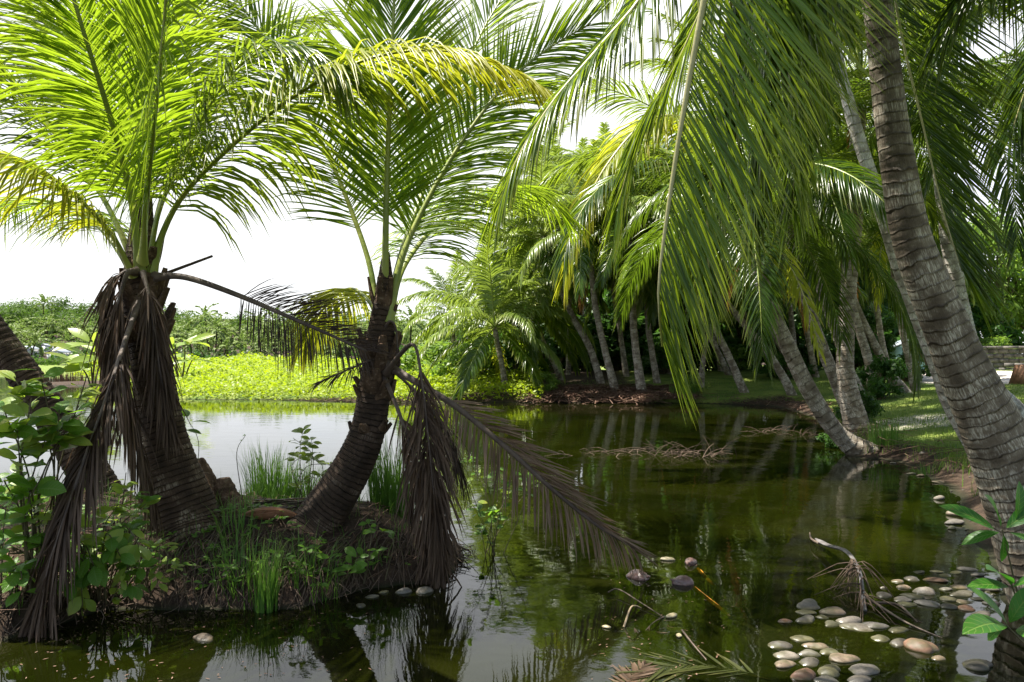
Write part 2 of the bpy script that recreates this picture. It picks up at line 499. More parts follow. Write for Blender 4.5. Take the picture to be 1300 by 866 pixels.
def axis_pts(lo, hi, step, far_lo, far_hi, n):
    mid = np.arange(lo, hi, step)
    a = lo - np.geomspace(step, lo - far_lo, n)
    b = hi - step + np.geomspace(step, far_hi - hi, n)
    return np.concatenate([a[::-1], mid, b])


gx = axis_pts(-5, 7.5, .075, -600, 420, 70)
gy = axis_pts(3.3, 9, .075, -10, 1100, 80)
X, Yg = np.meshgrid(gx, gy)
Z, D, DM, DS = ground(X.ravel(), Yg.ravel())
nx, ny = len(gx), len(gy)
i, j = np.meshgrid(np.arange(ny - 1), np.arange(nx - 1), indexing='ij')
k = i * nx + j
Q = np.stack([k, k + 1, k + nx + 1, k + nx], -1).reshape(-1, 4)
xf, yf = X.ravel(), Yg.ravel()
grass_w = ss(.2, .8, D + .5 * wob(xf, yf, .9, 2)) * ss(3, 6, xf) * ss(45, 30, yf) + ss(.3, 1, D) * ss(0, -3, xf) * ss(112, 95, yf) + ss(45, 60, yf) * ss(112, 95, yf)
sand_w = np.maximum(ss(2.6, 1.2, np.hypot((xf - 16.5) / 1.6, (yf - 26.5) / 2.2)), .55 * ss(1.5, .6, np.hypot((xf - 7.9) / 1.3, (yf - 15.5) / 1.6)))
terr = mk_mesh('terrain', np.stack([xf, yf, Z], 1), Q, attrs={'grass': np.clip(grass_w, 0, 1), 'sand': sand_w})

m, nt, out = new_mat('terrain')
tc = nd(nt, 'ShaderNodeTexCoord'); ob = tc.outputs['Object']
n1, n2, n3 = noise(nt, ob, 1.3, 5), noise(nt, ob, 9, 5, .65), noise(nt, ob, 42, 4, .7)
soil = mixc(nt, ramp(nt, n2, .35, .65), (.022, .014, .009), (.065, .042, .027))
soil = mixc(nt, ramp(nt, n3, .58, .7, 0, .7), soil, (.12, .085, .06))
ga = nd(nt, 'ShaderNodeAttribute', attribute_name='grass'); sa = nd(nt, 'ShaderNodeAttribute', attribute_name='sand')
grs = mixc(nt, ramp(nt, n1, .38, .62), (.075, .13, .02), (.19, .23, .045))
grs = mixc(nt, ramp(nt, n3, .55, .7, 0, .6), grs, (.23, .20, .09))
c = mixc(nt, ramp(nt, math_n(nt, 'ADD', ga.outputs['Fac'], math_n(nt, 'MULTIPLY', math_n(nt, 'SUBTRACT', n2, .5), .9)), .4, .62), soil, grs)
snd = mixc(nt, n2, (.50, .43, .36), (.62, .56, .48))
c = mixc(nt, ramp(nt, math_n(nt, 'ADD', sa.outputs['Fac'], math_n(nt, 'MULTIPLY', math_n(nt, 'SUBTRACT', n2, .5), .8)), .4, .6), c, snd)
sp = nd(nt, 'ShaderNodeSeparateXYZ'); nt.links.new(ob, sp.inputs[0])
wet = ramp(nt, sp.outputs['Z'], .03, .0)
c = mixc(nt, wet, c, mixc(nt, n2, (.012, .013, .006), (.024, .027, .010)))
pr = nd(nt, 'ShaderNodeBsdfPrincipled', Roughness=.9); pr.inputs['Specular IOR Level'].default_value = .2
nt.links.new(c, pr.inputs['Base Color'])
bn = nd(nt, 'ShaderNodeBump', Strength=.7, Distance=.03)
nt.links.new(math_n(nt, 'ADD', n2, math_n(nt, 'MULTIPLY', n3, .5)), bn.inputs['Height']); nt.links.new(bn.outputs[0], pr.inputs['Normal'])
nt.links.new(pr.outputs[0], out.inputs['Surface'])
terr.materials.append(m)
tag(link('ground', terr), kind='structure')

# pond water: fresnel mirror over murky olive water one can partly see into
m, nt, out = new_mat('pond_water')
tc = nd(nt, 'ShaderNodeTexCoord'); ob = tc.outputs['Object']
mp = nd(nt, 'ShaderNodeMapping'); nt.links.new(ob, mp.inputs[0]); mp.inputs['Scale'].default_value = (1, 1.25, 1)
r1 = noise(nt, mp.outputs[0], 2.2, 2, .5); r2 = noise(nt, mp.outputs[0], 11, 3, .5, .6)
calm = ramp(nt, noise(nt, ob, .35, 2), .4, .62, .25, 1)
hgt = math_n(nt, 'ADD', r1, math_n(nt, 'MULTIPLY', math_n(nt, 'MULTIPLY', r2, calm), .22))
bn = nd(nt, 'ShaderNodeBump', Strength=.06, Distance=.05)
nt.links.new(hgt, bn.inputs['Height'])
fz = nd(nt, 'ShaderNodeFresnel', IOR=1.34); nt.links.new(bn.outputs[0], fz.inputs['Normal'])
gl = nd(nt, 'ShaderNodeBsdfGlossy', Roughness=.025); nt.links.new(bn.outputs[0], gl.inputs['Normal'])
gl.inputs['Color'].default_value = (.96, .97, 1, 1)
df = nd(nt, 'ShaderNodeBsdfDiffuse')
nt.links.new(mixc(nt, ramp(nt, noise(nt, ob, .45, 3), .35, .65), (.004, .006, .0006), (.014, .0165, .0012)), df.inputs['Color'])
tp = nd(nt, 'ShaderNodeBsdfTransparent'); tp.inputs['Color'].default_value = (.46, .52, .24, 1)
mi = nd(nt, 'ShaderNodeMixShader', Fac=.42); nt.links.new(df.outputs[0], mi.inputs[1]); nt.links.new(tp.outputs[0], mi.inputs[2])
mx = nd(nt, 'ShaderNodeMixShader'); nt.links.new(fz.outputs[0], mx.inputs[0])
nt.links.new(mi.outputs[0], mx.inputs[1]); nt.links.new(gl.outputs[0], mx.inputs[2])
sc = nd(nt, 'ShaderNodeBsdfDiffuse'); sc.inputs['Color'].default_value = (.11, .10, .045, 1)
dust = math_n(nt, 'MULTIPLY', ramp(nt, noise(nt, ob, 1.1, 6, .7, 1.2), .5, .78, 0, .12), ramp(nt, noise(nt, ob, 60, 3, .7), .45, .65, .15, 1))
ms = nd(nt, 'ShaderNodeMixShader'); nt.links.new(dust, ms.inputs[0]); nt.links.new(mx.outputs[0], ms.inputs[1]); nt.links.new(sc.outputs[0], ms.inputs[2])
nt.links.new(ms.outputs[0], out.inputs['Surface'])
wm = mk_mesh('water', [(-260, -10, 0), (60, -10, 0), (60, 160, 0), (-260, 160, 0)], [(0, 1, 2, 3)], smooth=False, mats=[m])
tag(link('pond_water', wm), kind='structure')


# ---------------------------------------------------------------- palms
def trunk_geo(geo, C, r, n=18, ring=12.0, amp=.05, seed=0, noise_amp=.03):
    """ringed trunk: each leaf scar is a small step in the radius"""
    g = np.random.default_rng(seed)
    s = np.concatenate([[0], np.cumsum(np.linalg.norm(np.diff(C, axis=0), axis=1))])
    M_ = len(C)
    ph = (s * ring + .15 * np.sin(s * 7)) % 1.0
    step = 1 + amp * (.5 - ph)
    th = np.linspace(0, 2 * np.pi, n + 1)
    rough = 1 + noise_amp * sum(np.sin(th[None] * kk + s[:, None] * f + p) for kk, f, p in ((2, 1.7, g.uniform(0, 6)), (3, 3.1, g.uniform(0, 6)), (5, 7.3, g.uniform(0, 6)), (1, 2.2, g.uniform(0, 6))))
    rough = rough * step[:, None]
    tube(geo, C, r, n, rough=rough)


def mk_trunk(root, pts, radii, mat, rings=12, n=18, dens=60, amp=.05, seed=0, noise_amp=.02):
    pts = np.asarray(pts, float)
    C0, Ls = curve(pts, 8)
    Mn = int(max(16, Ls * dens))
    C, Ls = curve(pts, Mn)
    seg = np.concatenate([[0], np.cumsum(np.linalg.norm(np.diff(pts, axis=0), axis=1))]); seg /= seg[-1]
    r = np.interp(np.linspace(0, 1, Mn), seg, radii)
    g = Geo(); trunk_geo(g, C, r, n, rings, amp, seed, noise_amp)
    return part('trunk', g, mat, root), C


fcount = [0]


def frond(root, pts, L=.8, n=70, t0=.22, up=(0, 0, 1), mat='leaf_green', rib='rib', r0=.022, r1=.004, label=None, name='frond', flat=.7, M_=44, twist=None, **kw):
    """one leaf of a palm: leaflets, with the midrib as its own piece"""
    fcount[0] += 1
    C, Ls = curve(pts, M_)
    dead = mat in ('leaf_dead', 'leaf_black', 'leaf_straw')
    if not dead: kw.setdefault('wild', .10); kw.setdefault('tear', .03)
    kw['w'] = kw.get('w', .022) * (.6 if dead else .68)
    g = Geo(); leaflets(g, C, up, L * (1 if dead else 1.08), int(n * (1.7 if dead else 1.6)), t0, seed=fcount[0] * 13 + 7, **kw)
    tube(g, C, .006, 4)
    base = np.array(root.location)
    o = part(name, g, M[mat], root, label)
    t = np.linspace(0, 1, M_)
    rr = r1 + (r0 - r1) * (1 - t) ** .8 + r0 * .9 * np.exp(-t * 26)
    gm = Geo(); tube(gm, C, rr, 8, flat=flat, up=up)
    link('midrib', gm.mesh('midrib', M[rib], True, base), o)
    return o


def canon(name, length, pitch, bend, L, n, K, leaf, rib, seed, t0=.17, w=.03, r0=.022, hi=True, droop=.6, lift=10, split=False, curlp=1.3, tear=0.0):
    """a palm leaf in its own axes: starts at the origin and runs along +X"""
    M_ = 26
    t = np.linspace(0, 1, M_)
    a = np.radians(pitch - bend * t ** curlp)
    d = np.stack([np.cos(a), 0.03 * np.sin(t * 5 + seed), np.sin(a)], 1) * length / (M_ - 1)
    C = np.concatenate([[[0, 0, 0]], np.cumsum(d, 0)[:-1]])
    up = np.stack([-np.sin(a), np.zeros(M_), np.cos(a)], 1)
    g = Geo(); leaflets(g, C, up, L, n, t0, seed=seed, K=K, w=w, droop=droop, lift=lift, fold=.35 if hi else .2, tear=tear)
    rr = r0 * (.12 + .88 * (1 - t) ** .8) + r0 * .8 * np.exp(-t * 26)
    if split:
        tube(g, C, .003, 4)
        gm = Geo(); tube(gm, C, rr, 6, flat=.7, up=(0, 0, 1))
        return g.mesh(name, M[leaf]), gm.mesh(name + '_midrib', M[rib])
    tube(g, C, rr, 5, flat=.7, m=1, up=(0, 0, 1))
    return g.mesh(name, [M[leaf], M[rib]]), None


def rosette(root, top, variants, count, seed, scale=1.0, tilt=None, skip=None, pitch_rng=(-10, 10), a_off=0.0, only=None):
    """leaves around a crown; variants go from upright young leaves to hanging old ones"""
    g = np.random.default_rng(seed)
    base = np.array(root.location)
    for q in range(count):
        az = a_off + q * 2.39996 + g.normal(0, .12)
        if skip is not None and skip(az % (2 * np.pi)): continue
        age = q / max(count - 1, 1)
        vi = min(int(age * len(variants)), len(variants) - 1)
        me, mid = variants[vi]
        rot = Euler((g.normal(0, .12), -R(g.uniform(*pitch_rng)), az), 'XYZ')
        s = scale * g.uniform(.88, 1.1)
        o = link('frond', me, root, np.asarray(top) - base, rot, s)
        if mid is not None:
            link('midrib', mid, o)


# ---- canonical leaves
V_mid = [canon('palm_frond', 3.5, p, b, .78, 72, 3, lf, 'rib', s, w=.06, hi=False, droop=dr, lift=12)
         for p, b, lf, s, dr in ((80, 60, 'leaf_far', 1, .6), (60, 85, 'leaf_far', 2, 1.0), (42, 95, 'leaf_far', 3, 1.3), (24, 90, 'leaf_far', 4, 1.4), (5, 80, 'leaf_far', 5, 1.4), (-20, 55, 'leaf_green', 6, 1.3))]
V_dry = [canon('dead_frond', 2.7, -45, 40, .5, 30, 3, 'leaf_yellow', 'rib_pale', 9, w=.05, hi=False, droop=1.1),
         canon('dead_frond', 2.5, -60, 28, .45, 28, 3, 'leaf_orange', 'rib_dead', 10, w=.05, hi=False, droop=1.2),
         canon('dead_frond', 2.5, -62, 26, .45, 28, 3, 'leaf_dead', 'rib_dead', 12, w=.05, hi=False, droop=1.2)]
V_shade = [canon('palm_frond', 4.2, p, b, .9, 110, 4, lf, 'rib', s, w=.028, hi=True, droop=dr, lift=12, split=True)
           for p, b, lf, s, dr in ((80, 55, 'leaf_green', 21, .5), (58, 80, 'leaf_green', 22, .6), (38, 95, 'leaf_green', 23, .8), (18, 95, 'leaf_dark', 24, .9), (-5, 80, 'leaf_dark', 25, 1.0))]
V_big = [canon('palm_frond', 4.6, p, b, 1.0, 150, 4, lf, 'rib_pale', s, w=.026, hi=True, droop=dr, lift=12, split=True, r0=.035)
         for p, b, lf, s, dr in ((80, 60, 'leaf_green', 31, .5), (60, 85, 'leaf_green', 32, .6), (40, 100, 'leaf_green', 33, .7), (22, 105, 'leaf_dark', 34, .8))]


def near_crown_base(root, c, r, h, seed, n=9):
    """fibrous old leaf bases wrapped round the top of the trunk"""
    g = np.random.default_rng(seed)
    for q in range(n):
        az = q * 2.4 + g.normal(0, .2)
        hh = h * g.uniform(.55, 1.0)
        lean = g.uniform(.1, .45)
        d = np.array([math.cos(az), math.sin(az), 0])
        b = np.asarray(c) + d * r * .55 + np.array([0, 0, g.uniform(-.35, .15) * h])
        pts = [b - d * r * .1, b + d * r * .35 + np.array([0, 0, hh * .4]), b + d * r * (.5 + lean) + np.array([0, 0, hh])]
        C, _ = curve(pts, 10)
        geo = Geo(); tube(geo, C, np.linspace(r * .55, r * .22, 10), 8, flat=.45, up=d)
        part('leaf_base', geo, M['fibre'], root)


# ================================================== the left near palm
YL = 5.7
rootL = empty('coconut_palm', (*P(240, 672, YL)[:2], .3), 'leaning palm with brown dead fronds draped down its trunk, at left on the mound', 'palm tree', 'palms on the near mound')
mk_trunk(rootL, [P(252, 700, 5.62), P(240, 660, YL), P(216, 590, YL), P(199, 520, YL), P(188, 440, YL), P(180, 380, YL), P(179, 330, YL), P(182, 270, 5.75), P(187, 205, 5.8)],
         [.24, .225, .185, .157, .137, .125, .108, .068, .02], M['bark_brown'], 24, 28, 110, .035, 3, .03)
near_crown_base(rootL, P(180, 392, YL), .135, .32, 4, 11)
near_crown_base(rootL, P(181, 335, YL), .12, .30, 5, 7)
near_crown_base(rootL, P(186, 430, YL), .145, .26, 6, 9)
gB = dict(mat='leaf_bright', w=.028, r0=.028)
cr = lambda dx=0, dy=0, dY=0: P(181 + dx, 345 + dy, YL + dY)
frond(rootL, [cr(-3, 0, -.1), P(166, 250, 5.45), P(140, 150, 5.15), P(112, 60, 4.9), P(85, -25, 4.75), P(50, -110, 4.8)], .95, 92, .2, (.55, -.75, .3), lift=22, droop=.55, **gB)
frond(rootL, [cr(-8, -5), P(130, 250, 5.8), P(70, 170, 5.95), P(0, 90, 6.0), P(-90, 40, 6.0), P(-190, 70, 6.0)], .85, 84, .2, (.2, 0, 1), lift=14, droop=.75, mat='leaf_green', w=.03, r0=.026)
frond(rootL, [cr(-12, 6, -.1), P(140, 295, 5.4), P(85, 240, 5.1), P(20, 200, 4.85), P(-60, 200, 4.7), P(-120, 250, 4.6)], .62, 78, .2, (.1, -.3, 1), lift=0, droop=1.2, mat='leaf_yellow', w=.026, r0=.026, label='yellowing frond drooping to the left')
frond(rootL, [cr(-10, 4, .15), P(128, 290, 6.4), P(75, 258, 7.0), P(10, 260, 7.4), P(-60, 300, 7.6)], .75, 70, .22, (0, 0, 1), lift=6, droop=1.0, **gB)
frond(rootL, [cr(3, -10, .1), P(189, 240, 6.0), P(205, 120, 6.3), P(228, 20, 6.5), P(262, -70, 6.7)], .95, 88, .2, (-.2, -.9, .4), lift=18, droop=.45, **gB)
frond(rootL, [cr(2, -8, .1), P(181, 220, 6.1), P(172, 100, 6.5), P(150, -10, 6.8), P(120, -110, 7.0)], .95, 84, .22, (.1, -1, .3), lift=20, droop=.4, **gB)
frond(rootL, [cr(8, -2, -.05), P(200, 275, 5.6), P(228, 205, 5.55), P(268, 130, 5.5), P(318, 72, 5.4), P(385, 60, 5.3), P(440, 100, 5.2)], .8, 92, .22, (-.3, -.3, .9), lift=10, droop=.9, mat='leaf_green', w=.03, r0=.026)
frond(rootL, [cr(12, 6, -.05), P(205, 300, 5.65), P(235, 245, 5.6), P(300, 180, 5.5), P(380, 118, 5.4), P(470, 74, 5.3), P(560, 64, 5.2), P(640, 85, 5.15), P(698, 116, 5.1)], .8, 120, .14, (-.1, 0, 1), a0=66, a1=30, lift=4, droop=1.1, wild=.03, mat='leaf_arch', w=.028, r0=.03, prof=(.8, 1.05, .3), label='long arching frond with yellow tips')
frond(rootL, [cr(-2, -12, .1), P(160, 230, 6.3), P(110, 100, 6.9), P(50, 0, 7.4), P(-20, -60, 7.8)], .95, 80, .22, (.4, -.6, .6), lift=12, droop=.55, mat='leaf_green', w=.03, r0=.028)
frond(rootL, [cr(0, -12, -.15), P(186, 250, 5.2), P(198, 130, 4.6), P(210, 10, 4.2), P(215, -140, 3.9)], .9, 80, .22, (.1, -.8, .5), lift=18, droop=.6, **gB)
frond(rootL, [cr(5, -8, .2), P(212, 230, 6.5), P(260, 120, 7.1), P(320, 50, 7.6), P(400, 20, 8.0)], .9, 78, .22, (-.4, -.4, .8), lift=10, droop=.7, mat='leaf_green', w=.03, r0=.028)
frond(rootL, [cr(0, -15, .1), P(178, 210, 6.0), P(150, 60, 6.0), P(118, -70, 6.0)], .9, 70, .22, (.3, -.9, .3), lift=25, droop=.35, **gB)
# dead leaves of this palm
dd = dict(mat='leaf_dead', rib='rib_dead', name='dead_frond', w=.028)
frond(rootL, [cr(14, 7, -.1), P(235, 352, 5.5), P(300, 374, 5.45), P(380, 408, 5.4), P(466, 446, 5.4)], .42, 52, .42, (0, -1, .2), a0=(68, 50), a1=(40, 25), lift=8, droop=(1.5, .25), wild=.10, mat='leaf_black', rib='rib_dead', name='dead_frond', w=.013, r0=.024, r1=.007, label='black dry frond reaching right to the next palm')
g = Geo(); C, _ = curve([cr(14, 8, 0), P(235, 338, 5.75), P(270, 325, 5.8)], 12); tube(g, C, np.linspace(.02, .014, 12), 8, flat=.5); part('broken_stalk', g, M['rib_dead'], rootL)
frond(rootL, [cr(-8, 0, -.2), P(160, 350, 5.38), P(150, 400, 5.34), P(156, 470, 5.3), P(170, 540, 5.3), P(195, 640, 5.35)], .55, 84, .12, (-.5, -.7, .1), a0=30, a1=12, lift=12, droop=2.2, wild=.35, r0=.02, label='brown dead frond hanging flat against the trunk', **dd)
frond(rootL, [P(176, 385, 5.42), P(160, 430, 5.2), P(134, 510, 4.95), P(98, 610, 4.72), P(62, 720, 4.55), P(40, 812, 4.46)], .6, 100, .2, (-.4, -.8, .1), a0=26, a1=14, lift=8, droop=1.2, wild=.3, r0=.024, prof=(.7, 1, .7), label='long brown dead frond trailing down to the water', **dd)
frond(rootL, [cr(-6, -4, -.15), P(152, 350, 5.5), P(140, 390, 5.5), P(142, 460, 5.5)], .6, 60, .1, (-.8, -.5, .2), a0=35, a1=14, lift=10, droop=2.5, wild=.4, r0=.016, **dd)
frond(rootL, [cr(0, 0, -.2), P(190, 380, 5.4), P(200, 450, 5.42), P(214, 540, 5.45)], .5, 50, .1, (.2, -.9, .1), a0=24, a1=10, lift=5, droop=2.0, wild=.4, r0=.014, **dd)

# ================================================== the middle near palm
YM = 5.85
rootM = empty('coconut_palm', (*P(405, 668, YM)[:2], .26), 'palm with short curved dark trunk and upright bright fronds on the mound', 'palm tree', 'palms on the near mound')
mk_trunk(rootM, [P(380, 690, 5.75), P(405, 660, YM), P(440, 610, YM), P(465, 555, YM), P(476, 500, YM), P(481, 450, YM), P(484, 410, YM), P(488, 365, YM), P(490, 320, YM)],
         [.20, .172, .150, .128, .115, .106, .09, .066, .025], M['bark_dark'], 26, 26, 110, .04, 8, .04)
near_crown_base(rootM, P(481, 462, YM), .115, .3, 14, 13)
near_crown_base(rootM, P(477, 505, YM), .125, .24, 16, 10)
near_crown_base(rootM, P(468, 550, YM), .125, .16, 17, 7)
near_crown_base(rootM, P(486, 400, YM), .085, .26, 15, 6)
cm = lambda dx=0, dy=0, dY=0: P(487 + dx, 410 + dy, YM + dY)
frond(rootM, [cm(2, -10, .03), P(489, 330, 5.8), P(492, 200, 5.75), P(498, 60, 5.75), P(503, -80, 5.8)], .8, 96, .25, (0, -1, .1), a0=52, a1=22, lift=8, droop=.14, **gB)
frond(rootM, [cm(-8, 0, -.05), P(470, 340, 5.95), P(447, 270, 6.1), P(420, 205, 6.2), P(375, 115, 6.3), P(330, 40, 6.35), P(270, -40, 6.4)], .74, 84, .24, (.15, -1, .15), a0=54, lift=8, droop=(.7, .25), **dict(gB, r0=.022))
frond(rootM, [cm(6, 0, -.05), P(508, 335, 5.9), P(535, 270, 6.0), P(580, 190, 6.1), P(635, 115, 6.15), P(690, 66, 6.2), P(750, 30, 6.2)], .72, 88, .22, (-.15, -1, .15), a0=52, lift=8, droop=(.45, .12), **gB)
frond(rootM, [cm(5, -8, .1), P(510, 320, 6.2), P(545, 220, 6.6), P(578, 120, 6.9), P(612, 40, 7.2), P(655, -30, 7.4)], .95, 90, .2, (-.3, -.9, .2), lift=14, droop=.35, **gB)
frond(rootM, [cm(6, -4, .1), P(512, 340, 6.3), P(555, 285, 6.8), P(610, 245, 7.3), P(670, 240, 7.8), P(720, 275, 8.1)], .8, 80, .2, (0, -.2, 1), lift=6, droop=.8, **gB)
frond(rootM, [cm(-6, 6, .1), P(470, 385, 6.1), P(445, 366, 6.4), P(415, 385, 6.6), P(385, 435, 6.7)], .6, 56, .18, (0, 0, 1), lift=-5, droop=1.1, mat='leaf_yellow', w=.03, r0=.018, label='small yellow-green frond drooping left')
# dead leaves
frond(rootM, [P(488, 462, 5.8), P(530, 486, 5.6), P(580, 517, 5.5), P(640, 566, 5.45), P(700, 620, 5.45), P(755, 665, 5.5), P(806, 696, 5.55)], .45, 66, .26, (.1, -1, .2), a0=(62, 30), a1=(26, 8), lift=6, droop=(1.1, .12), wild=.16, mat='leaf_straw', rib='rib_dead', name='dead_frond', w=.020, r0=.026, r1=.008, prof=(.6, 1, .55), sides=(1, -1), label='long dead frond reaching down to the water on the right')
frond(rootM, [P(490, 475, 5.75), P(508, 450, 5.6), P(526, 438, 5.5), P(535, 480, 5.4), P(543, 550, 5.35), P(552, 640, 5.35), P(562, 725, 5.4)], .52, 62, .3, (.2, -.9, .1), a0=28, a1=10, lift=4, droop=1.3, wild=.5, r0=.018, label='dead frond bent over and hanging straight down', **dd)
frond(rootM, [P(484, 470, 5.8), P(505, 520, 5.6), P(528, 590, 5.5), P(545, 660, 5.5), P(540, 730, 5.5)], .48, 46, .25, (.1, -.9, .1), a0=26, a1=10, lift=2, droop=1.2, wild=.55, r0=.016, **dd)
frond(rootM, [P(492, 465, 5.85), P(520, 490, 5.9), P(555, 530, 6.0), P(585, 600, 6.1)], .6, 50, .15, (.3, -.3, .8), a0=40, a1=20, lift=0, droop=1.2, wild=.3, mat='leaf_black', rib='rib_dead', name='dead_frond', w=.016, r0=.016)
frond(rootM, [P(484, 425, 5.8), P(495, 408, 5.75), P(503, 420, 5.75), P(505, 460, 5.75)], .12, 10, .7, (.2, -.9, .1), a0=15, a1=8, lift=2, droop=1.5, wild=.3, r0=.013, **dd)
frond(rootM, [P(476, 455, 5.8), P(440, 470, 5.6), P(400, 488, 5.5)], .22, 14, .2, (0, -.5, 1), a0=30, a1=10, lift=2, droop=.6, wild=.4, mat='leaf_black', rib='rib_dead', name='dead_frond', w=.012, r0=.012)

# ================================================== leaning trunk at the far left
rootF = empty('coconut_palm', (*P(150, 655, 7.0)[:2], .3), 'brown palm trunk leaning out of the left edge of the picture behind the shrub', 'palm tree', 'palms on the near mound')
mk_trunk(rootF, [P(175, 670, 7.0), P(135, 635, 7.0), P(90, 560, 7.0), P(40, 490, 7.0), P(-10, 420, 7.0), P(-90, 310, 7.0), P(-220, 140, 7.1), P(-360, -80, 7.2)],
         [.2, .18, .16, .14, .13, .12, .11, .1], M['bark_brown'], 18, 20, 80, .06, 23)
rosette(rootF, P(-360, -80, 7.2), V_shade, 14, 71, .62)

# ================================================== the big right palm
rootR = empty('coconut_palm', (*P(1292, 742, 5.0)[:2], .1), 'tall palm with thick ringed grey trunk leaning left, nearest at the right edge', 'palm tree', 'palms on the right bank')
mk_trunk(rootR, [P(1372, 800, 5.0), P(1335, 742, 5.0), P(1300, 640, 5.0), P(1252, 530, 5.0), P(1210, 437, 4.95), P(1158, 300, 4.9), P(1133, 160, 4.85), P(1115, 20, 4.8), P(1094, -160, 4.7), P(1068, -400, 4.6), P(1060, -460, 4.6)],
         [.31, .275, .225, .175, .137, .112, .096, .085, .08, .08, .08], M['bark_near'], 16, 40, 100, .022, 31, .018)
cR = P(1060, -450, 4.6)
near_crown_base(rootR, cR, .16, .5, 33, 9)
# fronds one can follow into the picture
gR = dict(rib='rib_pale', r0=.035)
frond(rootR, [cR, P(1010, -560, 4.1), P(955, -330, 3.7), P(905, -60, 3.5), P(868, 140, 3.45), P(846, 280, 3.42), P(836, 370, 3.42), P(841, 440, 3.45)], 1.28, 145, .12, (.9, .1, .35), a0=56, a1=16, lift=74, droop=.10, apow=3.0, w=.0195, wild=.02, tear=.01, jit=.03, prof=(.85, 1, .3), mat='leaf_green', label='big hanging frond with pale midrib', **gR)
frond(rootR, [cR, P(1000, -520, 4.4), P(900, -200, 4.2), P(830, -30, 4.1), P(765, 55, 4.05), P(705, 125, 4.0), P(660, 195, 4.0), P(634, 258, 4.0)], .85, 175, .14, (-.35, -.2, .9), a0=72, a1=34, lift=6, droop=1.25, wild=.04, w=.023, prof=(.8, 1, .4), mat='leaf_green', label='frond arching left above the pond', **gR)
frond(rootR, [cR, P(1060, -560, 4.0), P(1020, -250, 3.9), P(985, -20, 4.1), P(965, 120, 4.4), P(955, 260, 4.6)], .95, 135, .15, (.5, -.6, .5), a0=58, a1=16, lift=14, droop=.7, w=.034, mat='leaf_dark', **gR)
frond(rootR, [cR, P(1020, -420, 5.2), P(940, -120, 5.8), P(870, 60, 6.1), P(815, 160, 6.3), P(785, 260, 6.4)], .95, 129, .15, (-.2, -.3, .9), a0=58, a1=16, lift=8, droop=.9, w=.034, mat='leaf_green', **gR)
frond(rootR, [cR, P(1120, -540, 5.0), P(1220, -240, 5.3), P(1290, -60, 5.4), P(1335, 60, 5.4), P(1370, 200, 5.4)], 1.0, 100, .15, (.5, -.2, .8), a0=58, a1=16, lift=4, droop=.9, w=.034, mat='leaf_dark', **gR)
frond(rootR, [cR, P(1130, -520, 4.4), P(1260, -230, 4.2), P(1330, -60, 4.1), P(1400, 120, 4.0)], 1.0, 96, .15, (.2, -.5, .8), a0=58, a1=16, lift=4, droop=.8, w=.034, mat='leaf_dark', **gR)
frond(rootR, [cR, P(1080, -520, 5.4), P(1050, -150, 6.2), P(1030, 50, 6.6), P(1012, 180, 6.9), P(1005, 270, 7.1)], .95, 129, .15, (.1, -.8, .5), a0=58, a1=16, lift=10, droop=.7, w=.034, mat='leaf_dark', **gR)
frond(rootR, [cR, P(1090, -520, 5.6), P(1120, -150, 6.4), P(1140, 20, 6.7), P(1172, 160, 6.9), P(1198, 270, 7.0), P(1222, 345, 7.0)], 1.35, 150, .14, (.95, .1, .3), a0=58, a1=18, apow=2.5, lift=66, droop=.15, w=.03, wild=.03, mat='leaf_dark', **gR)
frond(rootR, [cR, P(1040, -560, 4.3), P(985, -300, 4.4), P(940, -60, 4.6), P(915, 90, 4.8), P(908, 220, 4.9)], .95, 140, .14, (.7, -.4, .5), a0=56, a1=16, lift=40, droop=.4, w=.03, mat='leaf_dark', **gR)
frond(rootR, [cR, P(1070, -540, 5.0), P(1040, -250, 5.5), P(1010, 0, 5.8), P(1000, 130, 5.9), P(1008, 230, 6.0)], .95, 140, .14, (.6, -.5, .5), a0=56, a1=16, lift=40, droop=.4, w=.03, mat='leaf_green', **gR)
rosette(rootR, cR, V_big, 13, 77, 1.0, skip=lambda a: 3.4 < a < 4.6)

# ---------------------------------------------------------------- palms of the right bank and the far bank
def bank_palm(pts, Y, dia, mat, crown, variants, count, seed, label, group, scale=1.0, dry=(), dens=30, n=14, top_frac=.62, rings=9, flare=1.45):
    base = P(*pts[0], Y)
    zg = gz(base[0], base[1])
    root = empty('coconut_palm', (base[0], base[1], zg), label, 'palm tree', group)
    pp = [P(*q[:2], Y if len(q) < 3 else q[2]) for q in pts]
    d0 = pp[0] - pp[1]
    pp[0] = pp[0].copy()
    pp = [pp[0] + d0 / np.linalg.norm(d0) * .25] + pp
    if pp[0][2] > zg - .1: pp[0][2] = zg - .15
    kk = len(pp)
    rad = np.linspace(1, top_frac, kk) * dia / 2; rad[0] *= flare; rad[1] *= flare * .93
    mk_trunk(root, pp, rad, M[mat], rings, n, dens, .035, seed, .03)
    if crown:
        top = pp[-1]
        rosette(root, top, variants, count, seed, scale)
        gg = np.random.default_rng(seed + 500)
        for q, vi in enumerate(dry):
            az = gg.uniform(0, 6.28)
            me, mid = V_dry[vi]
            o = link('dead_frond', me, root, top - np.array(root.location) - np.array([0, 0, .1]), Euler((0, gg.uniform(-.1, .25), az)), gg.uniform(.9, 1.15))
        cl = Geo()
    return root


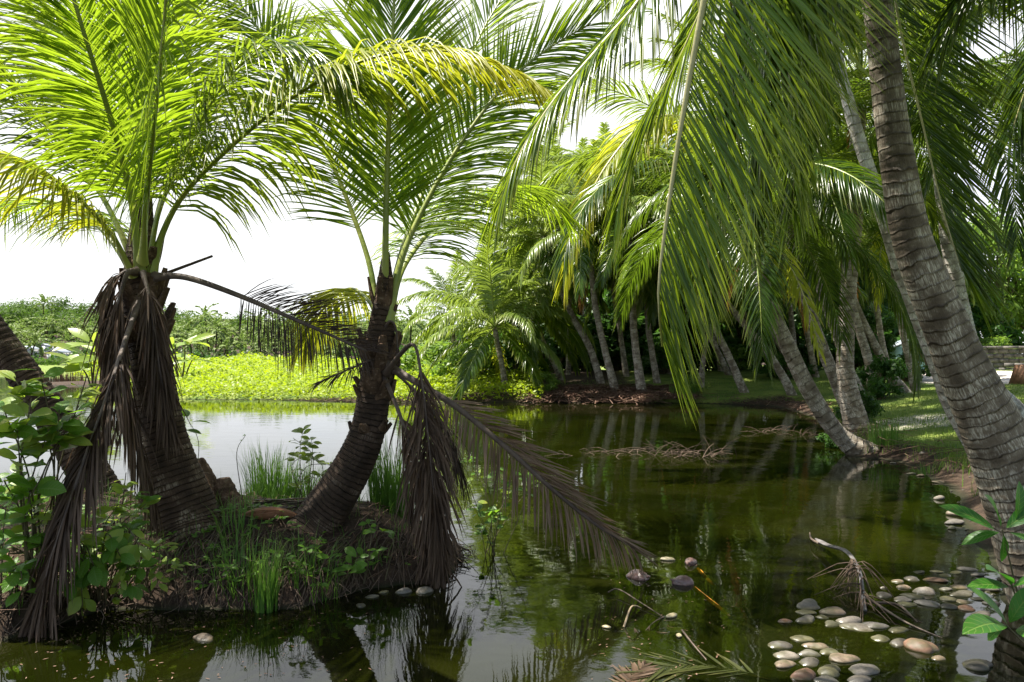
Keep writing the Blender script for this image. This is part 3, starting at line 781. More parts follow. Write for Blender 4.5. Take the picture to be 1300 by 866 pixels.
GR = 'palms on the right bank'
GF = 'palms along the far bank'
rootC = bank_palm([(1100, 577), (1066, 553), (1032, 505), (1003, 445), (980, 392), (958, 330), (940, 250)], 12.6, .31, 'bark_grey', True, V_shade, 17, 101, 'curved palm trunk bending low over the water from the tip of the right bank', GR, 1.0, (0,), 40, 18, .62, 9, 1.6)
frond(rootC, [P(940, 250, 12.6), P(895, 165, 12.1), P(830, 150, 11.6), P(770, 210, 11.3), P(732, 290, 11.2), P(716, 350, 11.2)], .95, 90, .16, (-.2, -.3, 1), a0=58, a1=20, lift=4, droop=1.1, w=.05, r0=.04, mat='leaf_yellow', rib='rib_pale', label='yellow frond arching left over the pond')
frond(rootC, [P(940, 250, 12.6), P(925, 200, 12.3), P(905, 220, 12.0), P(898, 300, 11.8), P(905, 400, 11.8)], .8, 80, .16, (-.2, -.3, 1), a0=50, a1=16, lift=4, droop=1.2, w=.05, r0=.04, mat='leaf_green', rib='rib_pale')
bank_palm([(1086, 534), (1074, 480), (1075, 400), (1083, 300), (1088, 200), (1092, 110)], 15.5, .36, 'bark_grey', True, V_shade, 17, 102, 'upright grey-brown palm trunk just behind the curved trunk on the right bank', GR, 1.05, (1,), 36, 18, .75, 9)
bank_palm([(1082, 528), (1060, 480), (1040, 430), (1020, 368), (1003, 300), (990, 220)], 17, .30, 'bark_grey', True, V_shade, 16, 103, 'grey palm trunk slanting left, immediately left of the upright trunk', GR, 1.0, (2, 1), 30, 14)
bank_palm([(1090, 500), (1074, 460), (1058, 415), (1043, 375), (1030, 320), (1020, 260)], 19, .24, 'bark_grey', True, V_shade, 14, 104, 'thin grey palm trunk squeezed between the slanting and the upright trunk', GR, .95, (0,), 30, 12)
bank_palm([(1110, 503), (1103, 460), (1090, 415), (1080, 370), (1072, 300)], 22, .30, 'bark_grey', True, V_shade, 14, 105, 'pale palm trunk standing right of the upright trunk over leafy plants', GR, .95, (1,), 26, 12)
bank_palm([(1150, 500), (1126, 468), (1104, 425), (1086, 385), (1070, 330), (1060, 260)], 22, .26, 'bark_grey', True, V_shade, 14, 106, 'palm trunk slanting left with its foot on the lawn, left of the big trunk', GR, .95, (), 26, 12)
bank_palm([(1162, 495), (1152, 450), (1142, 400), (1134, 340), (1128, 260)], 23, .22, 'bark_grey', True, V_shade, 14, 107, 'slim pale palm trunk beside the bluish hut at the lawn edge', GR, .95, (0,), 26, 12)
bank_palm([(1238, 565), (1208, 518), (1190, 467), (1166, 403), (1142, 340), (1114, 250), (1085, 160), (1062, 70), (1040, -60), (1030, -150)], 10.6, .215, 'bark_white', True, V_big, 14, 108, 'pale ringed palm trunk running up just left of the big trunk', GR, .85, (), 40, 20, .7, 9)
bank_palm([(1288, 530), (1262, 495), (1238, 455), (1222, 400), (1209, 330), (1196, 240), (1180, 120)], 13.5, .33, 'bark_white', True, V_shade, 16, 109, 'white-barked palm trunk half hidden behind the right side of the big trunk', GR, 1.05, (), 36, 18, .7, 9, 1.7)
bank_palm([(1520, 580), (1490, 420), (1450, 220), (1420, 60)], 11, .34, 'bark_grey', True, V_shade, 18, 110, 'palm beyond the right edge, only its yellow-green hanging fronds in view', GR, .95, (0,), 30, 14)
rootO = empty('coconut_palm', (6.3, 6.0, .35), 'palm outside the right edge whose dark fronds hang into the top right corner', 'palm tree', GR)
cO = P(1720, -330, 6.0)
mk_trunk(rootO, [(6.3, 6.0, .1), (6.3, 6.0, 1.4), (6.35, 6.0, 3.4), cO], [.24, .17, .14, .11], M['bark_near'], 14, 24, 40, .035, 41)
rosette(rootO, cO, V_big, 9, 79, .8, skip=lambda a: 1.9 < a < 4.4)
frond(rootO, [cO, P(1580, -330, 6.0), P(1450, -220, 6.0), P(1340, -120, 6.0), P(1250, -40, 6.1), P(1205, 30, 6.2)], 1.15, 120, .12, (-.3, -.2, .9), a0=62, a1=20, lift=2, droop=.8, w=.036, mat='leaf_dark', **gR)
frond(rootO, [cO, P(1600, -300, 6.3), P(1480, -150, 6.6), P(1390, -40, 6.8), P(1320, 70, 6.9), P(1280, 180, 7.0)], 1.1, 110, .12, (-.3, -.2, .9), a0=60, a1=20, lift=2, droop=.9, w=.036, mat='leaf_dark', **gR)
far = [
    ([(782, 498), (768, 445), (757, 395), (750, 340), (742, 290)], 27.5, .27, (1, 0), 'far-bank palm trunk rising left of the hanging yellow frond, rightmost of its pair'),
    ([(764, 490), (748, 440), (726, 400), (700, 340), (690, 300)], 29, .27, (), 'far-bank palm with trunk slanting left beside the brown root bank'),
    ([(815, 501), (808, 450), (803, 395), (800, 330), (796, 270)], 27, .30, (0, 0), 'straight pale far-bank palm trunk left of the tip of the big hanging frond'),
    ([(836, 492), (828, 450), (822, 400), (822, 320)], 29, .26, (0, 2), 'short-looking far-bank palm wrapped in yellow dead fronds near the big frond tip'),
    ([(796, 486), (790, 440), (782, 390), (775, 330), (770, 250)], 32, .24, (2,), 'dark thin palm trunk in the shade behind the straight pale far-bank trunk'),
    ([(947, 502), (927, 457), (912, 425), (898, 385), (880, 320)], 26.5, .27, (1,), 'bright palm trunk bowing left, middle of the trunks mirrored in the pond'),
    ([(918, 480), (912, 450), (900, 418), (888, 370), (880, 300)], 34, .30, (), 'thin pale palm trunk set back from the shore behind the bowing trunk'),
    ([(968, 476), (955, 445), (946, 410), (940, 350)], 35, .28, (), 'short pale palm trunk at the back of the far lawn'),
    ([(1008, 506), (988, 468), (967, 437), (945, 412), (915, 370), (890, 300)], 25.5, .27, (1, 2), 'palm trunk leaning strongly left from the lawn edge of the far bank'),
    ([(890, 488), (893, 455), (899, 420), (905, 370), (910, 300)], 28, .20, (2,), 'thin dark palm trunk leaning right beneath the hanging frond'),
    ([(642, 497), (638, 468), (633, 442), (628, 416)], 28, .24, (0,), 'low palm with a wide star-shaped sunny crown at the left end of the far bank'),
    ([(692, 490), (682, 450), (676, 400), (672, 345)], 34, .26, (), 'palm just right of the star-shaped low palm, trunk leaning left'),
    ([(721, 492), (722, 450), (722, 410), (724, 350), (722, 300)], 33, .24, (), 'upright dark palm trunk in the gap left of the brown root bank'),
    ([(575, 478), (576, 440), (574, 398)], 44, .26, (), 'palm with feathery dark crown behind the curved middle palm'),
    ([(655, 470), (652, 400), (650, 330)], 38, .26, (), 'tall palm standing behind the star-shaped low palm'),
    ([(700, 470), (695, 380), (690, 300), (688, 235)], 40, .26, (), 'tallest far palm, its crown against the white sky'),
    ([(745, 470), (742, 380), (740, 260)], 38, .26, (0,), 'tall palm behind the pair of slanting far-bank trunks'),
    ([(860, 470), (858, 380), (852, 280)], 36, .26, (1,), 'tall palm hidden behind the big hanging frond'),
    ([(928, 484), (914, 452), (902, 427), (888, 370), (882, 300)], 32, .24, (2,), 'thin far-bank palm trunk just left of the bowing mirrored trunk'),
    ([(1036, 481), (1028, 440), (1021, 400), (1014, 330)], 30, .26, (1,), 'brown far palm trunk in the gap right of the curved trunk'),
    ([(1004, 472), (990, 440), (973, 415), (948, 365), (930, 300)], 33, .24, (0,), 'far palm trunk crossing behind the middle of the curved trunk'),
    ([(713, 481), (700, 455), (688, 428), (674, 385)], 31, .22, (2,), 'short far palm trunk leaning left by the left end of the root bank'),
    ([(1132, 488), (1121, 440), (1112, 380), (1106, 300)], 26, .24, (), 'thin palm trunk at the back between lawn and bluish hut'),
    ([(852, 484), (846, 440), (838, 390), (834, 310)], 33, .24, (0,), 'thin far palm trunk right beside the tip of the big hanging frond'),
    ([(1010, 470), (1004, 400), (990, 300)], 33, .26, (1,), 'palm in the shade behind the curved trunk'),
]
for q, (pts, Y, dia, dry, lab) in enumerate(far):
    bank_palm(pts, Y, dia, 'bark_grey', True, V_mid, 19, 200 + q, lab, GF, 1.02 if q != 10 else 1.0, dry, 14, 10, .7, 5, 1.35)

# ================================================== broadleaf trees and bushes
def leaf_cloud(geo, centres, radii, n, size, g, flat=.8, m=0, jag=.25, align=.6):
    """leaf-sized faces spread through a set of clumps, open between the clumps"""
    centres = np.asarray(centres, float); radii = np.asarray(radii, float)
    pick = g.choice(len(centres), n, p=radii ** 2 / (radii ** 2).sum())
    d = nrm(g.normal(0, 1, (n, 3)))
    rr = radii[pick] * (g.random(n) ** .4) * (1 + g.normal(0, jag, n) * .5)
    c = centres[pick] + d * rr[:, None] * np.array([1, 1, flat])
    nn = nrm(d * align + g.normal(0, .55 if align < 1 else .35, (n, 3)) + np.array([0, 0, .5]))
    a = nrm(np.cross(nn, nrm(g.normal(0, 1, (n, 3)))))
    b = np.cross(nn, a)
    s = size * g.uniform(.6, 1.3, n)[:, None]
    V = np.stack([c - a * s, c - b * s * .45 + nn * s * .1, c + a * s, c + b * s * .45 + nn * s * .1], 1)
    Qi = np.arange(n * 4).reshape(n, 4)
    geo.add(V, Qi, a=np.tile([0, .5, 1, .5], n), m=m)


def crown_mesh(name, w, h, n, size, mat, seed, clumps=26):
    g = np.random.default_rng(seed)
    cs, rs = [], []
    for q in range(clumps):
        u = g.random(); az = g.uniform(0, 6.28)
        zz = h * (.12 + .8 * u)
        rad = w * .5 * math.sqrt(max(.08, 1 - (2 * abs(u - .42)) ** 2)) * g.uniform(.35, .95)
        cs.append((rad * math.cos(az), rad * math.sin(az), zz)); rs.append(w * g.uniform(.11, .2))
    geo = Geo(); leaf_cloud(geo, cs, rs, n, size, g)
    lg = Geo()
    for c, r_ in zip(cs, rs):
        C, _ = curve([(0, 0, -h * .2), (c[0] * .35, c[1] * .35, c[2] * .45), c], 8)
        tube(lg, C, np.linspace(w * .03, w * .006, 8), 5, cap=False)
    tube(lg, curve([(0, 0, -h * .35), (0.02 * w, 0, h * .1), (0, 0, h * .4)], 8)[0], np.linspace(w * .045, w * .025, 8), 7)
    return geo.mesh(name, M[mat]), lg.mesh(name + '_limbs', M['stem'])


CR = {('bush', k): crown_mesh('tree_crown', 5, 5, 9000, .19, 'bush', 300 + k) for k in range(3)}
CR.update({('bush_light', k): crown_mesh('tree_crown', 5, 5, 5200, .15, 'bush_light', 310 + k) for k in range(3)})
CR.update({('low', k): crown_mesh('bush_leaves', 2.4, 1.6, 2600, .10, 'bush', 320 + k, 18) for k in range(2)})
CR.update({('low_light', k): crown_mesh('bush_leaves', 2.4, 1.6, 2600, .085, 'bush_light', 330 + k, 18) for k in range(2)})


def broadleaf(px, pybase, Y, wpx, hpx, kind, k, label, cat='tree', group=None, name='broadleaf_tree', rz=0.0):
    base = P(px, pybase, Y); base[2] = gz(base[0], base[1])
    root = empty(name, base, label, cat, group)
    w0, h0 = (5, 5) if kind.startswith('bush') else (2.4, 1.6)
    sx, sz = wpx * Y / FPX / w0, hpx * Y / FPX / h0
    cm_, lm_ = CR[(kind, k)]
    lift = .12 * h0 * sz if w0 == 5 else 0
    link('crown', cm_, root, (0, 0, lift), (0, 0, rz), (sx, sx, sz))
    link('trunk' if w0 == 5 else 'stem', lm_, root, (0, 0, lift), (0, 0, rz), (sx, sx, sz))
    return root


GT = 'trees behind the palms'
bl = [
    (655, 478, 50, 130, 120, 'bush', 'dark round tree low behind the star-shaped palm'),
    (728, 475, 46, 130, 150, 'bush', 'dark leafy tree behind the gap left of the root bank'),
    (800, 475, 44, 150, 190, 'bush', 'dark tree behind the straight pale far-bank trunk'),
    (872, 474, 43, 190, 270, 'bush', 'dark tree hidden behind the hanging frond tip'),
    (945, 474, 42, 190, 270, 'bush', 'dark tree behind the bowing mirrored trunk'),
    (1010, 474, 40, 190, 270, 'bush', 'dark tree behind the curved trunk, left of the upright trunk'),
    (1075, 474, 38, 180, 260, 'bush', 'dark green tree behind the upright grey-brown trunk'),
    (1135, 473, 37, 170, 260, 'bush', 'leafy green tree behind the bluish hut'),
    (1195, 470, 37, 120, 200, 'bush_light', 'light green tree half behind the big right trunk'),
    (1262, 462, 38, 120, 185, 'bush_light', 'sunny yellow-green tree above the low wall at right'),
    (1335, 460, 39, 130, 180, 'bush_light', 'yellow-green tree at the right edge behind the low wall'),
    (1110, 470, 30, 70, 80, 'bush', 'small dark tree between the slim trunks on the right bank'),
    (1180, 472, 30, 60, 90, 'bush', 'small tree just left of the big trunk at the lawn'),
]
for q, (px, py, Y, w_, h_, kd, lab) in enumerate(bl):
    broadleaf(px, py, Y, w_, h_, kd, q % 3, lab, 'tree', GT, rz=q * 1.7)
GBu = 'bushes on the banks'
for q, (px, w_, lab) in enumerate([(700, 150, 'dense bush at the back, behind the gap left of the root bank'), (790, 150, 'dense bush at the back, behind the straight pale trunk'), (868, 150, 'dense bush at the back, behind the hanging frond tip'), (945, 150, 'dense bush at the back, behind the bowing trunk'),
                                    (1020, 150, 'dense bush at the back, behind the curved trunk'), (1090, 140, 'dense bush at the back, behind the upright trunk'), (1170, 140, 'dense bush at the back, behind the bluish hut'), (1230, 120, 'dense bush at the back, behind the big right trunk')]):
    broadleaf(px, 476, 36.5, w_, 75, 'low', q % 2, lab, 'bush', GBu, 'bush', q * .9)
bs = [
    (600, 500, 29.5, 90, 62, 'low_light', 'bright green bush at the left foot of the star-shaped palm'),
    (655, 498, 30, 80, 50, 'low', 'dark green bush at the foot of the star-shaped palm'),
    (555, 495, 32, 100, 60, 'low_light', 'bright bush right behind the curved middle palm'),
    (690, 503, 27.6, 46, 24, 'low_light', 'small bright fern-like bush at the water left of the root bank'),
    (620, 470, 40, 130, 60, 'low', 'shadowy bush behind the star-shaped palm'),
    (745, 482, 36, 90, 40, 'low', 'shadowy bush behind the root bank'),
    (1092, 540, 16, 60, 46, 'low', 'leafy plant clump at the feet of the palms on the right bank'),
    (1118, 508, 21, 70, 50, 'low', 'leafy plant clump beside the pale trunk over the lawn'),
    (1060, 560, 13.6, 40, 28, 'low', 'fern-like clump behind the foot of the curved trunk'),
    (870, 505, 27, 40, 20, 'low_light', 'low green tuft bush below the hanging frond tip'),
    (1260, 455, 34, 90, 40, 'low_light', 'bright bush just above the low wall'),
    (1000, 482, 30, 80, 30, 'low', 'low bush on the far lawn behind the leaning trunk'),
    (840, 480, 33, 90, 36, 'low', 'low bush in the shade right of the straight far-bank trunk'),
    (1150, 475, 27, 60, 36, 'low', 'low bush in front of the bluish hut'),
    (930, 470, 34, 70, 30, 'low_light', 'pale low bush behind the bowing trunk'),
]
for q, (px, py, Y, w_, h_, kd, lab) in enumerate(bs):
    broadleaf(px, py, Y, w_, h_, kd, q % 2, lab, 'bush', GBu, 'bush', q * 1.3)

# ================================================== far hillside: palms one by one, canopy behind as one mass
def hill_palm_meshes(seed, ht):
    g = np.random.default_rng(seed)
    tg, cg = Geo(), Geo()
    lean = g.normal(0, .5, 2)
    C, _ = curve([(0, 0, -.3), (lean[0] * .4, lean[1] * .4, ht * .5), (lean[0], lean[1], ht)], 7)
    tube(tg, C, np.linspace(.14, .09, 7), 5)
    top = C[-1]
    for q in range(14):
        az = q * 2.4 + .1; pitch = 84 - 110 * q / 13; M_ = 8
        t = np.linspace(0, 1, M_); a = np.radians(pitch - 75 * t ** 1.7)
        Ln = g.uniform(3.0, 3.5)
        rad = np.cumsum(np.cos(a)) * Ln / M_; zz = np.cumsum(np.sin(a)) * Ln / M_
        Cf = top + np.stack([rad * math.cos(az), rad * math.sin(az), zz], 1)
        leaflets(cg, Cf, (0, 0, 1), 0.55, 10, .04, seed=seed * 50 + q, K=2, w=.55, droop=1.0, fold=.1, jit=.05, a0=50, a1=15, prof=(.7, 1, .7))
    return tg.mesh('palm_trunk', M['bark_dark']), cg.mesh('palm_crown', M['leaf_hill'])


HP = [hill_palm_meshes(900 + q, h_) for q, h_ in enumerate((1.8, 2.6, 3.4, 4.4, 5.6, 2.2, 3.8))]
g = np.random.default_rng(77)
cnt = 0
for q in range(130):
    px = g.uniform(-60, 560); Y = 118 + 105 * (q / 130) + g.uniform(-4, 4)
    x = (px - HX) / FPX * Y
    z = gz(x, Y)
    root = empty('coconut_palm', (x, Y, z), 'palm in the dense palm wood on the hillside beyond the yellow-green field', 'palm tree', 'palms of the hillside wood')
    tm, cm_ = HP[int(g.integers(0, 7))]
    s = g.uniform(.85, 1.25); rz = g.uniform(0, 6.28)
    link('trunk', tm, root, (0, 0, 0), (0, 0, rz), s); link('crown', cm_, root, (0, 0, 0), (0, 0, rz), s)
geo = Geo()
cs, rs = [], []
for q in range(560):
    Y = g.uniform(200, 330); px = g.uniform(-150, 760)
    x = (px - HX) / FPX * Y
    cs.append((x, Y, gz(x, Y) + g.uniform(.5, 3.5))); rs.append(g.uniform(2.6, 5.6))
leaf_cloud(geo, cs, rs, 90000, .5, g, align=1.5)
cs, rs = [], []
for q in range(500):
    Y = g.uniform(98, 116); px = g.uniform(-150, 640); x = (px - HX) / FPX * Y
    cs.append((x, Y, gz(x, Y) + g.uniform(.0, .5))); rs.append(g.uniform(.5, .9))
leaf_cloud(geo, cs, rs, 14000, .2, g, align=1.3)
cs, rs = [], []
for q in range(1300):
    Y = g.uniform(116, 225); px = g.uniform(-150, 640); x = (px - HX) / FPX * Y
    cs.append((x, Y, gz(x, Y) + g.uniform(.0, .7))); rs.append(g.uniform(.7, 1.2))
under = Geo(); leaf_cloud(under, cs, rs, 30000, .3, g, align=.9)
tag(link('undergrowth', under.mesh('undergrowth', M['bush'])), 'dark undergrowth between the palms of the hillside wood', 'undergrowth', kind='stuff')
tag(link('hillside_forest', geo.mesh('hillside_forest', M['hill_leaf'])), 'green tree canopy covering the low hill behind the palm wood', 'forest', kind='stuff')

# the lime-green marsh plants
g = np.random.default_rng(31)
n = 110000
Y = 25.2 + 78 * g.random(n) ** 1.9
px = g.uniform(90, 690, n)
x = (px - HX) / FPX * Y
z, d, dm, ds = ground(x, Y)
ok = (d > -.12) & (x < 1.0 + .6 * wob(x, Y, .7, 2))
x, Y, z, d = x[ok], Y[ok], z[ok], d[ok]
n = len(x)
hh = (.28 + .42 * ss(0, 4, d) * (.5 + .5 * wob(x, Y, .8, 1) + .35 * wob(x, Y, 2.6, 3))) * (1 + ss(-6, 0, x) * .6 + ss(50, 95, Y) * (.9 + .9 * wob(x, Y, .35, 4)))
c = np.stack([x, Y, z + hh * np.clip(g.random(n) ** .45, 0, 1)], 1)
nn = nrm(g.normal(0, .5, (n, 3)) + np.array([0, -.1, 1.0]))
a = nrm(np.cross(nn, nrm(g.normal(0, 1, (n, 3))))); b = np.cross(nn, a)
s = (.055 + .0022 * (Y - 27))[:, None] * g.uniform(.7, 1.4, n)[:, None]
V = np.stack([c - a * s, c - b * s * .6, c + a * s, c + b * s * .6], 1)
geo = Geo(); geo.add(V, np.arange(n * 4).reshape(n, 4), a=np.tile([0, .4, 1, .4], n))
tag(link('marsh_plants', geo.mesh('marsh_plants', M['field'], False)), 'lime green marsh plants covering the flat field across the water', 'marsh plants', kind='stuff')


# ================================================== grass
def blades(geo, bx, by, bz, h, w, lean, g, K=4, m=0, spread=None):
    n = len(bx)
    az = g.uniform(0, 6.28, n) if spread is None else spread
    d = np.stack([np.cos(az), np.sin(az), np.zeros(n)], 1)
    sd = np.stack([-np.sin(az), np.cos(az), np.zeros(n)], 1)
    ln = np.abs(lean * g.uniform(.2, 1.4, n))
    p = np.stack([bx, by, bz], 1)
    V = np.zeros((n, K + 1, 2, 3)); A = np.zeros((n, K + 1, 2))
    for k in range(K + 1):
        t = k / K
        ang = ln * (.25 + 1.3 * t ** 1.4)
        hw = (w * (1 - t) ** .7 * .5 + 1e-4)
        V[:, k, 0] = p - sd * np.reshape(hw, (-1, 1)); V[:, k, 1] = p + sd * np.reshape(hw, (-1, 1)); A[:, k] = t
        p = p + (d * np.sin(ang)[:, None] + np.array([0, 0, 1.0]) * np.cos(ang)[:, None]) * (h / K)[:, None]
    b = (np.arange(n) * (K + 1) * 2)[:, None] + (np.arange(K) * 2)[None]
    Qi = np.stack([b, b + 1, b + 3, b + 2], -1).reshape(-1, 4)
    geo.add(V, Qi, a=A, m=m)


def tuft(px, py, Y, rad, n, h, lean, label, mat='grass', w=.009, seed=0, z=None):
    g = np.random.default_rng(seed + 4000)
    base = P(px, py, Y)
    r_ = rad * np.sqrt(g.random(n)); a_ = g.uniform(0, 6.28, n)
    bx, by = base[0] + r_ * np.cos(a_), base[1] + r_ * np.sin(a_) * .8
    bz = (ground(bx, by)[0] - .02) if z is None else np.full(n, z)
    geo = Geo(); blades(geo, bx, by, np.maximum(bz, -.15), h * g.uniform(.55, 1.15, n), w * g.uniform(.6, 1.3, n)[:, None][:, 0], lean, g, 5, spread=a_ + g.normal(0, .6, n))
    return single('grass_tuft', geo, M[mat], label, 'grass tuft', 'grass tufts at the water', base=np.array([base[0], base[1], float(np.median(bz))]))


tuft(350, 632, 6.9, .26, 420, .56, .42, 'upright grass tuft on top of the mound between the two near palms', seed=1)
tuft(395, 636, 6.7, .16, 120, .46, .5, 'wispy grass tuft at the left foot of the curved middle palm', seed=2)
tuft(500, 660, 6.6, .22, 420, .66, .4, 'dark grass tuft behind the hanging dead frond of the middle palm', seed=3)
tuft(337, 775, 4.93, .075, 90, .42, .3, 'bright green grass tuft at the water in front of the mound', w=.012, seed=4)
tuft(310, 740, 5.1, .2, 120, .36, .9, 'arching thin grass tuft left of the bright tuft on the front of the mound', w=.006, seed=5)
tuft(395, 745, 5.2, .2, 130, .36, 1.0, 'arching thin dry grass tuft under the foot of the middle palm', w=.005, seed=6)
tuft(300, 690, 5.5, .15, 60, .3, .8, 'sparse grass tuft between stump and red husk', w=.007, seed=7)
tuft(1122, 578, 12.6, .22, 110, .5, .25, 'tall green grass tuft beside the foot of the curved trunk', w=.016, seed=8)
tuft(868, 504, 26.5, .5, 130, .5, .4, 'green grass tuft on the far bank under the hanging frond tip', w=.03, seed=9)
tuft(1180, 606, 10.5, .18, 60, .2, .7, 'small grass tuft at the shoreline left of the big trunk', w=.008, seed=10)
tuft(1210, 560, 11.0, .2, 60, .16, .8, 'short grass tuft on the lawn edge left of the big trunk', w=.008, seed=12)
tuft(85, 490, 44, 1.2, 200, .8, .3, 'brown reed clump on the water far to the left', mat='leaf_dead', w=.05, seed=11)
# thin grasses and seedlings over the mound
g = np.random.default_rng(62)
n = 5200
x = g.uniform(-4.6, -.3, n); Y = g.uniform(4.4, 7.4, n)
z, d, dm, ds = ground(x, Y)
keep = (dm > .05) & (g.random(n) < .35 + .65 * (wob(x, Y, 3.1, 2) > .1))
x, Y, z = x[keep], Y[keep], z[keep]
geo = Geo(); blades(geo, x, Y, z - .01, g.uniform(.06, .26, len(x)), g.uniform(.003, .007, len(x)), 1.1, g, 4)
tag(link('mound_grass', geo.mesh('mound_grass', M['grass'])), 'thin grass growing all over the earth mound', 'grass', kind='stuff')
geo = Geo(); n = 900
x = g.uniform(-4.4, -.4, n); Y = g.uniform(4.4, 6.2, n); z, d, dm, ds = ground(x, Y); keep = (dm > .02) & (wob(x, Y, 2.6, 3) > -.1)
x, Y, z = x[keep], Y[keep], z[keep]; n = len(x)
rp = 5; az = g.uniform(0, 6.28, n * rp); el = g.uniform(.1, .7, n * rp)
b_ = np.repeat(np.stack([x, Y, z + g.uniform(.01, .07, n)], 1), rp, 0)
broad_leaves_ = (b_, np.stack([np.cos(az) * np.cos(el), np.sin(az) * np.cos(el), np.sin(el)], 1), g.uniform(.02, .06, n * rp), g.uniform(.012, .028, n * rp))
SEED = broad_leaves_
# lawn
g = np.random.default_rng(61)
n = 80000
Y = 8.5 + 22 * g.random(n) ** 1.1; px = g.uniform(640, 1340, n); x = (px - HX) / FPX * Y
z, d, dm, ds = ground(x, Y)
keep = (d > .06) & (g.random(n) < ss(-.05, .5, d + .4 * wob(x, Y, .9, 2))) & (np.hypot((x - 16.5) / 1.6, (Y - 26.5) / 2.2) > 1.8)
x, Y, z = x[keep], Y[keep], z[keep]
geo = Geo(); blades(geo, x, Y, z - .01, g.uniform(.03, .10, len(x)) * (1 + 1.6 * (sdist(x, Y, LAND) < .5) * g.random(len(x))), g.uniform(.006, .014, len(x)), .7, g, 2)
tag(link('lawn_grass', geo.mesh('lawn_grass', M['lawn'])), 'short lawn grass on the right bank', 'grass', kind='stuff')


# ================================================== leafy plants
def broad_leaves(geo, base, dirv, ln, wd, nrml, g, K=5, droop=.35, m=0, cup=.18):
    base = np.asarray(base, float); n = len(base)
    d = nrm(np.asarray(dirv, float)); nrml = np.asarray(nrml, float)
    nn = nrm(nrml - (nrml * d).sum(1, keepdims=True) * d)
    V = np.zeros((n, K + 1, 3, 3)); A = np.zeros((n, K + 1, 3))
    p = base.copy()
    prof = np.interp(np.arange(K + 1) / K, [0, .15, .4, .65, .85, 1], [.06, .5, .92, 1, .62, .03])
    for k in range(K + 1):
        t = k / K
        dk = nrm(d - nn * (droop * t * 1.2) + np.array([0, 0, -.15 * t]))
        sd = np.cross(dk, nn)
        hw = (wd * .5 * prof[k])[:, None]
        V[:, k, 0] = p - sd * hw + nn * hw * cup; V[:, k, 1] = p; V[:, k, 2] = p + sd * hw + nn * hw * cup
        A[:, k] = t
        p = p + dk * (ln / K)[:, None]
    b = (np.arange(n) * (K + 1) * 3)[:, None, None]
    kk, jj = np.meshgrid(np.arange(K), np.arange(2), indexing='ij')
    b = b + (kk * 3 + jj)[None]
    Qi = np.stack([b, b + 1, b + 4, b + 3], -1).reshape(-1, 4)
    uv = np.zeros((n, K + 1, 3, 2)); uv[..., 0] = np.array([-1, 0, 1]); uv[..., 1] = (np.arange(K + 1) / K)[None, :, None]
    geo.add(V, Qi, a=A, uv=uv, m=m)


geo = Geo(); broad_leaves(geo, *SEED, np.tile([0, -.4, .9], (len(SEED[0]), 1)), np.random.default_rng(1), K=3)
tag(link('ground_cover', geo.mesh('ground_cover', M['shrub'])), 'small-leaved seedlings covering the mound', 'ground cover', kind='stuff')


def plant(clusters, root_px, Y0, label, mat='shrub', leaf=.15, ratio=.55, per=7, seed=0, stem_r=.006, name='shrub', cat='shrub', zroot=None, group=None, mats2=None):
    """stems from one foot to each leaf cluster; leaves in loose rosettes round the shoot tips"""
    g = np.random.default_rng(seed + 7000)
    b0 = P(*root_px, Y0)
    b0[2] = gz(b0[0], b0[1]) if zroot is None else zroot
    root = empty(name, b0, label, cat, group)
    lg, sg, l2 = Geo(), Geo(), Geo()
    for ci, cl in enumerate(clusters):
        px, py, Y = cl[:3]; sc = cl[3] if len(cl) > 3 else 1.0; hang = cl[4] if len(cl) > 4 else 0
        tip = P(px, py, Y)
        foot = b0 + np.array([g.normal(0, .05), g.normal(0, .04), -.03])
        mid = (foot + tip) / 2 + np.array([g.normal(0, .06), g.normal(0, .05), .12 + .25 * hang])
        C, Ls = curve([foot, mid, tip], 18)
        tube(sg, C, np.linspace(stem_r, stem_r * .45, 18), 5)
        n = per + int(g.integers(-1, 3))
        tt = np.clip(1 - np.abs(g.normal(0, .09 / max(Ls, .3), n)) - .01 * np.arange(n) / max(Ls, .3), .5, 1)
        bb = np.stack([np.interp(tt, np.linspace(0, 1, 18), C[:, k]) for k in range(3)], 1)
        az = np.arange(n) * 2.4 + g.uniform(0, 6)
        el = g.uniform(-.1, .7, n) - hang * 1.2
        dv = np.stack([np.cos(az) * np.cos(el), np.sin(az) * np.cos(el), np.sin(el)], 1)
        nv = np.array([0, -.45, .9]) + dv * -.1 + g.normal(0, .3, (n, 3))
        ln = leaf * sc * g.uniform(.65, 1.15, n)
        dst = l2 if (mats2 and g.random() < .42) else lg
        broad_leaves(dst, bb + dv * ln[:, None] * .12, dv, ln, ln * ratio * g.uniform(.85, 1.1, n), nv, g, droop=.3)
    part('stem', sg, M['stem'], root)
    part('foliage', lg, M[mat], root)
    if l2.n: part('foliage', l2, M[mats2], root, 'yellowish leaves')
    return root


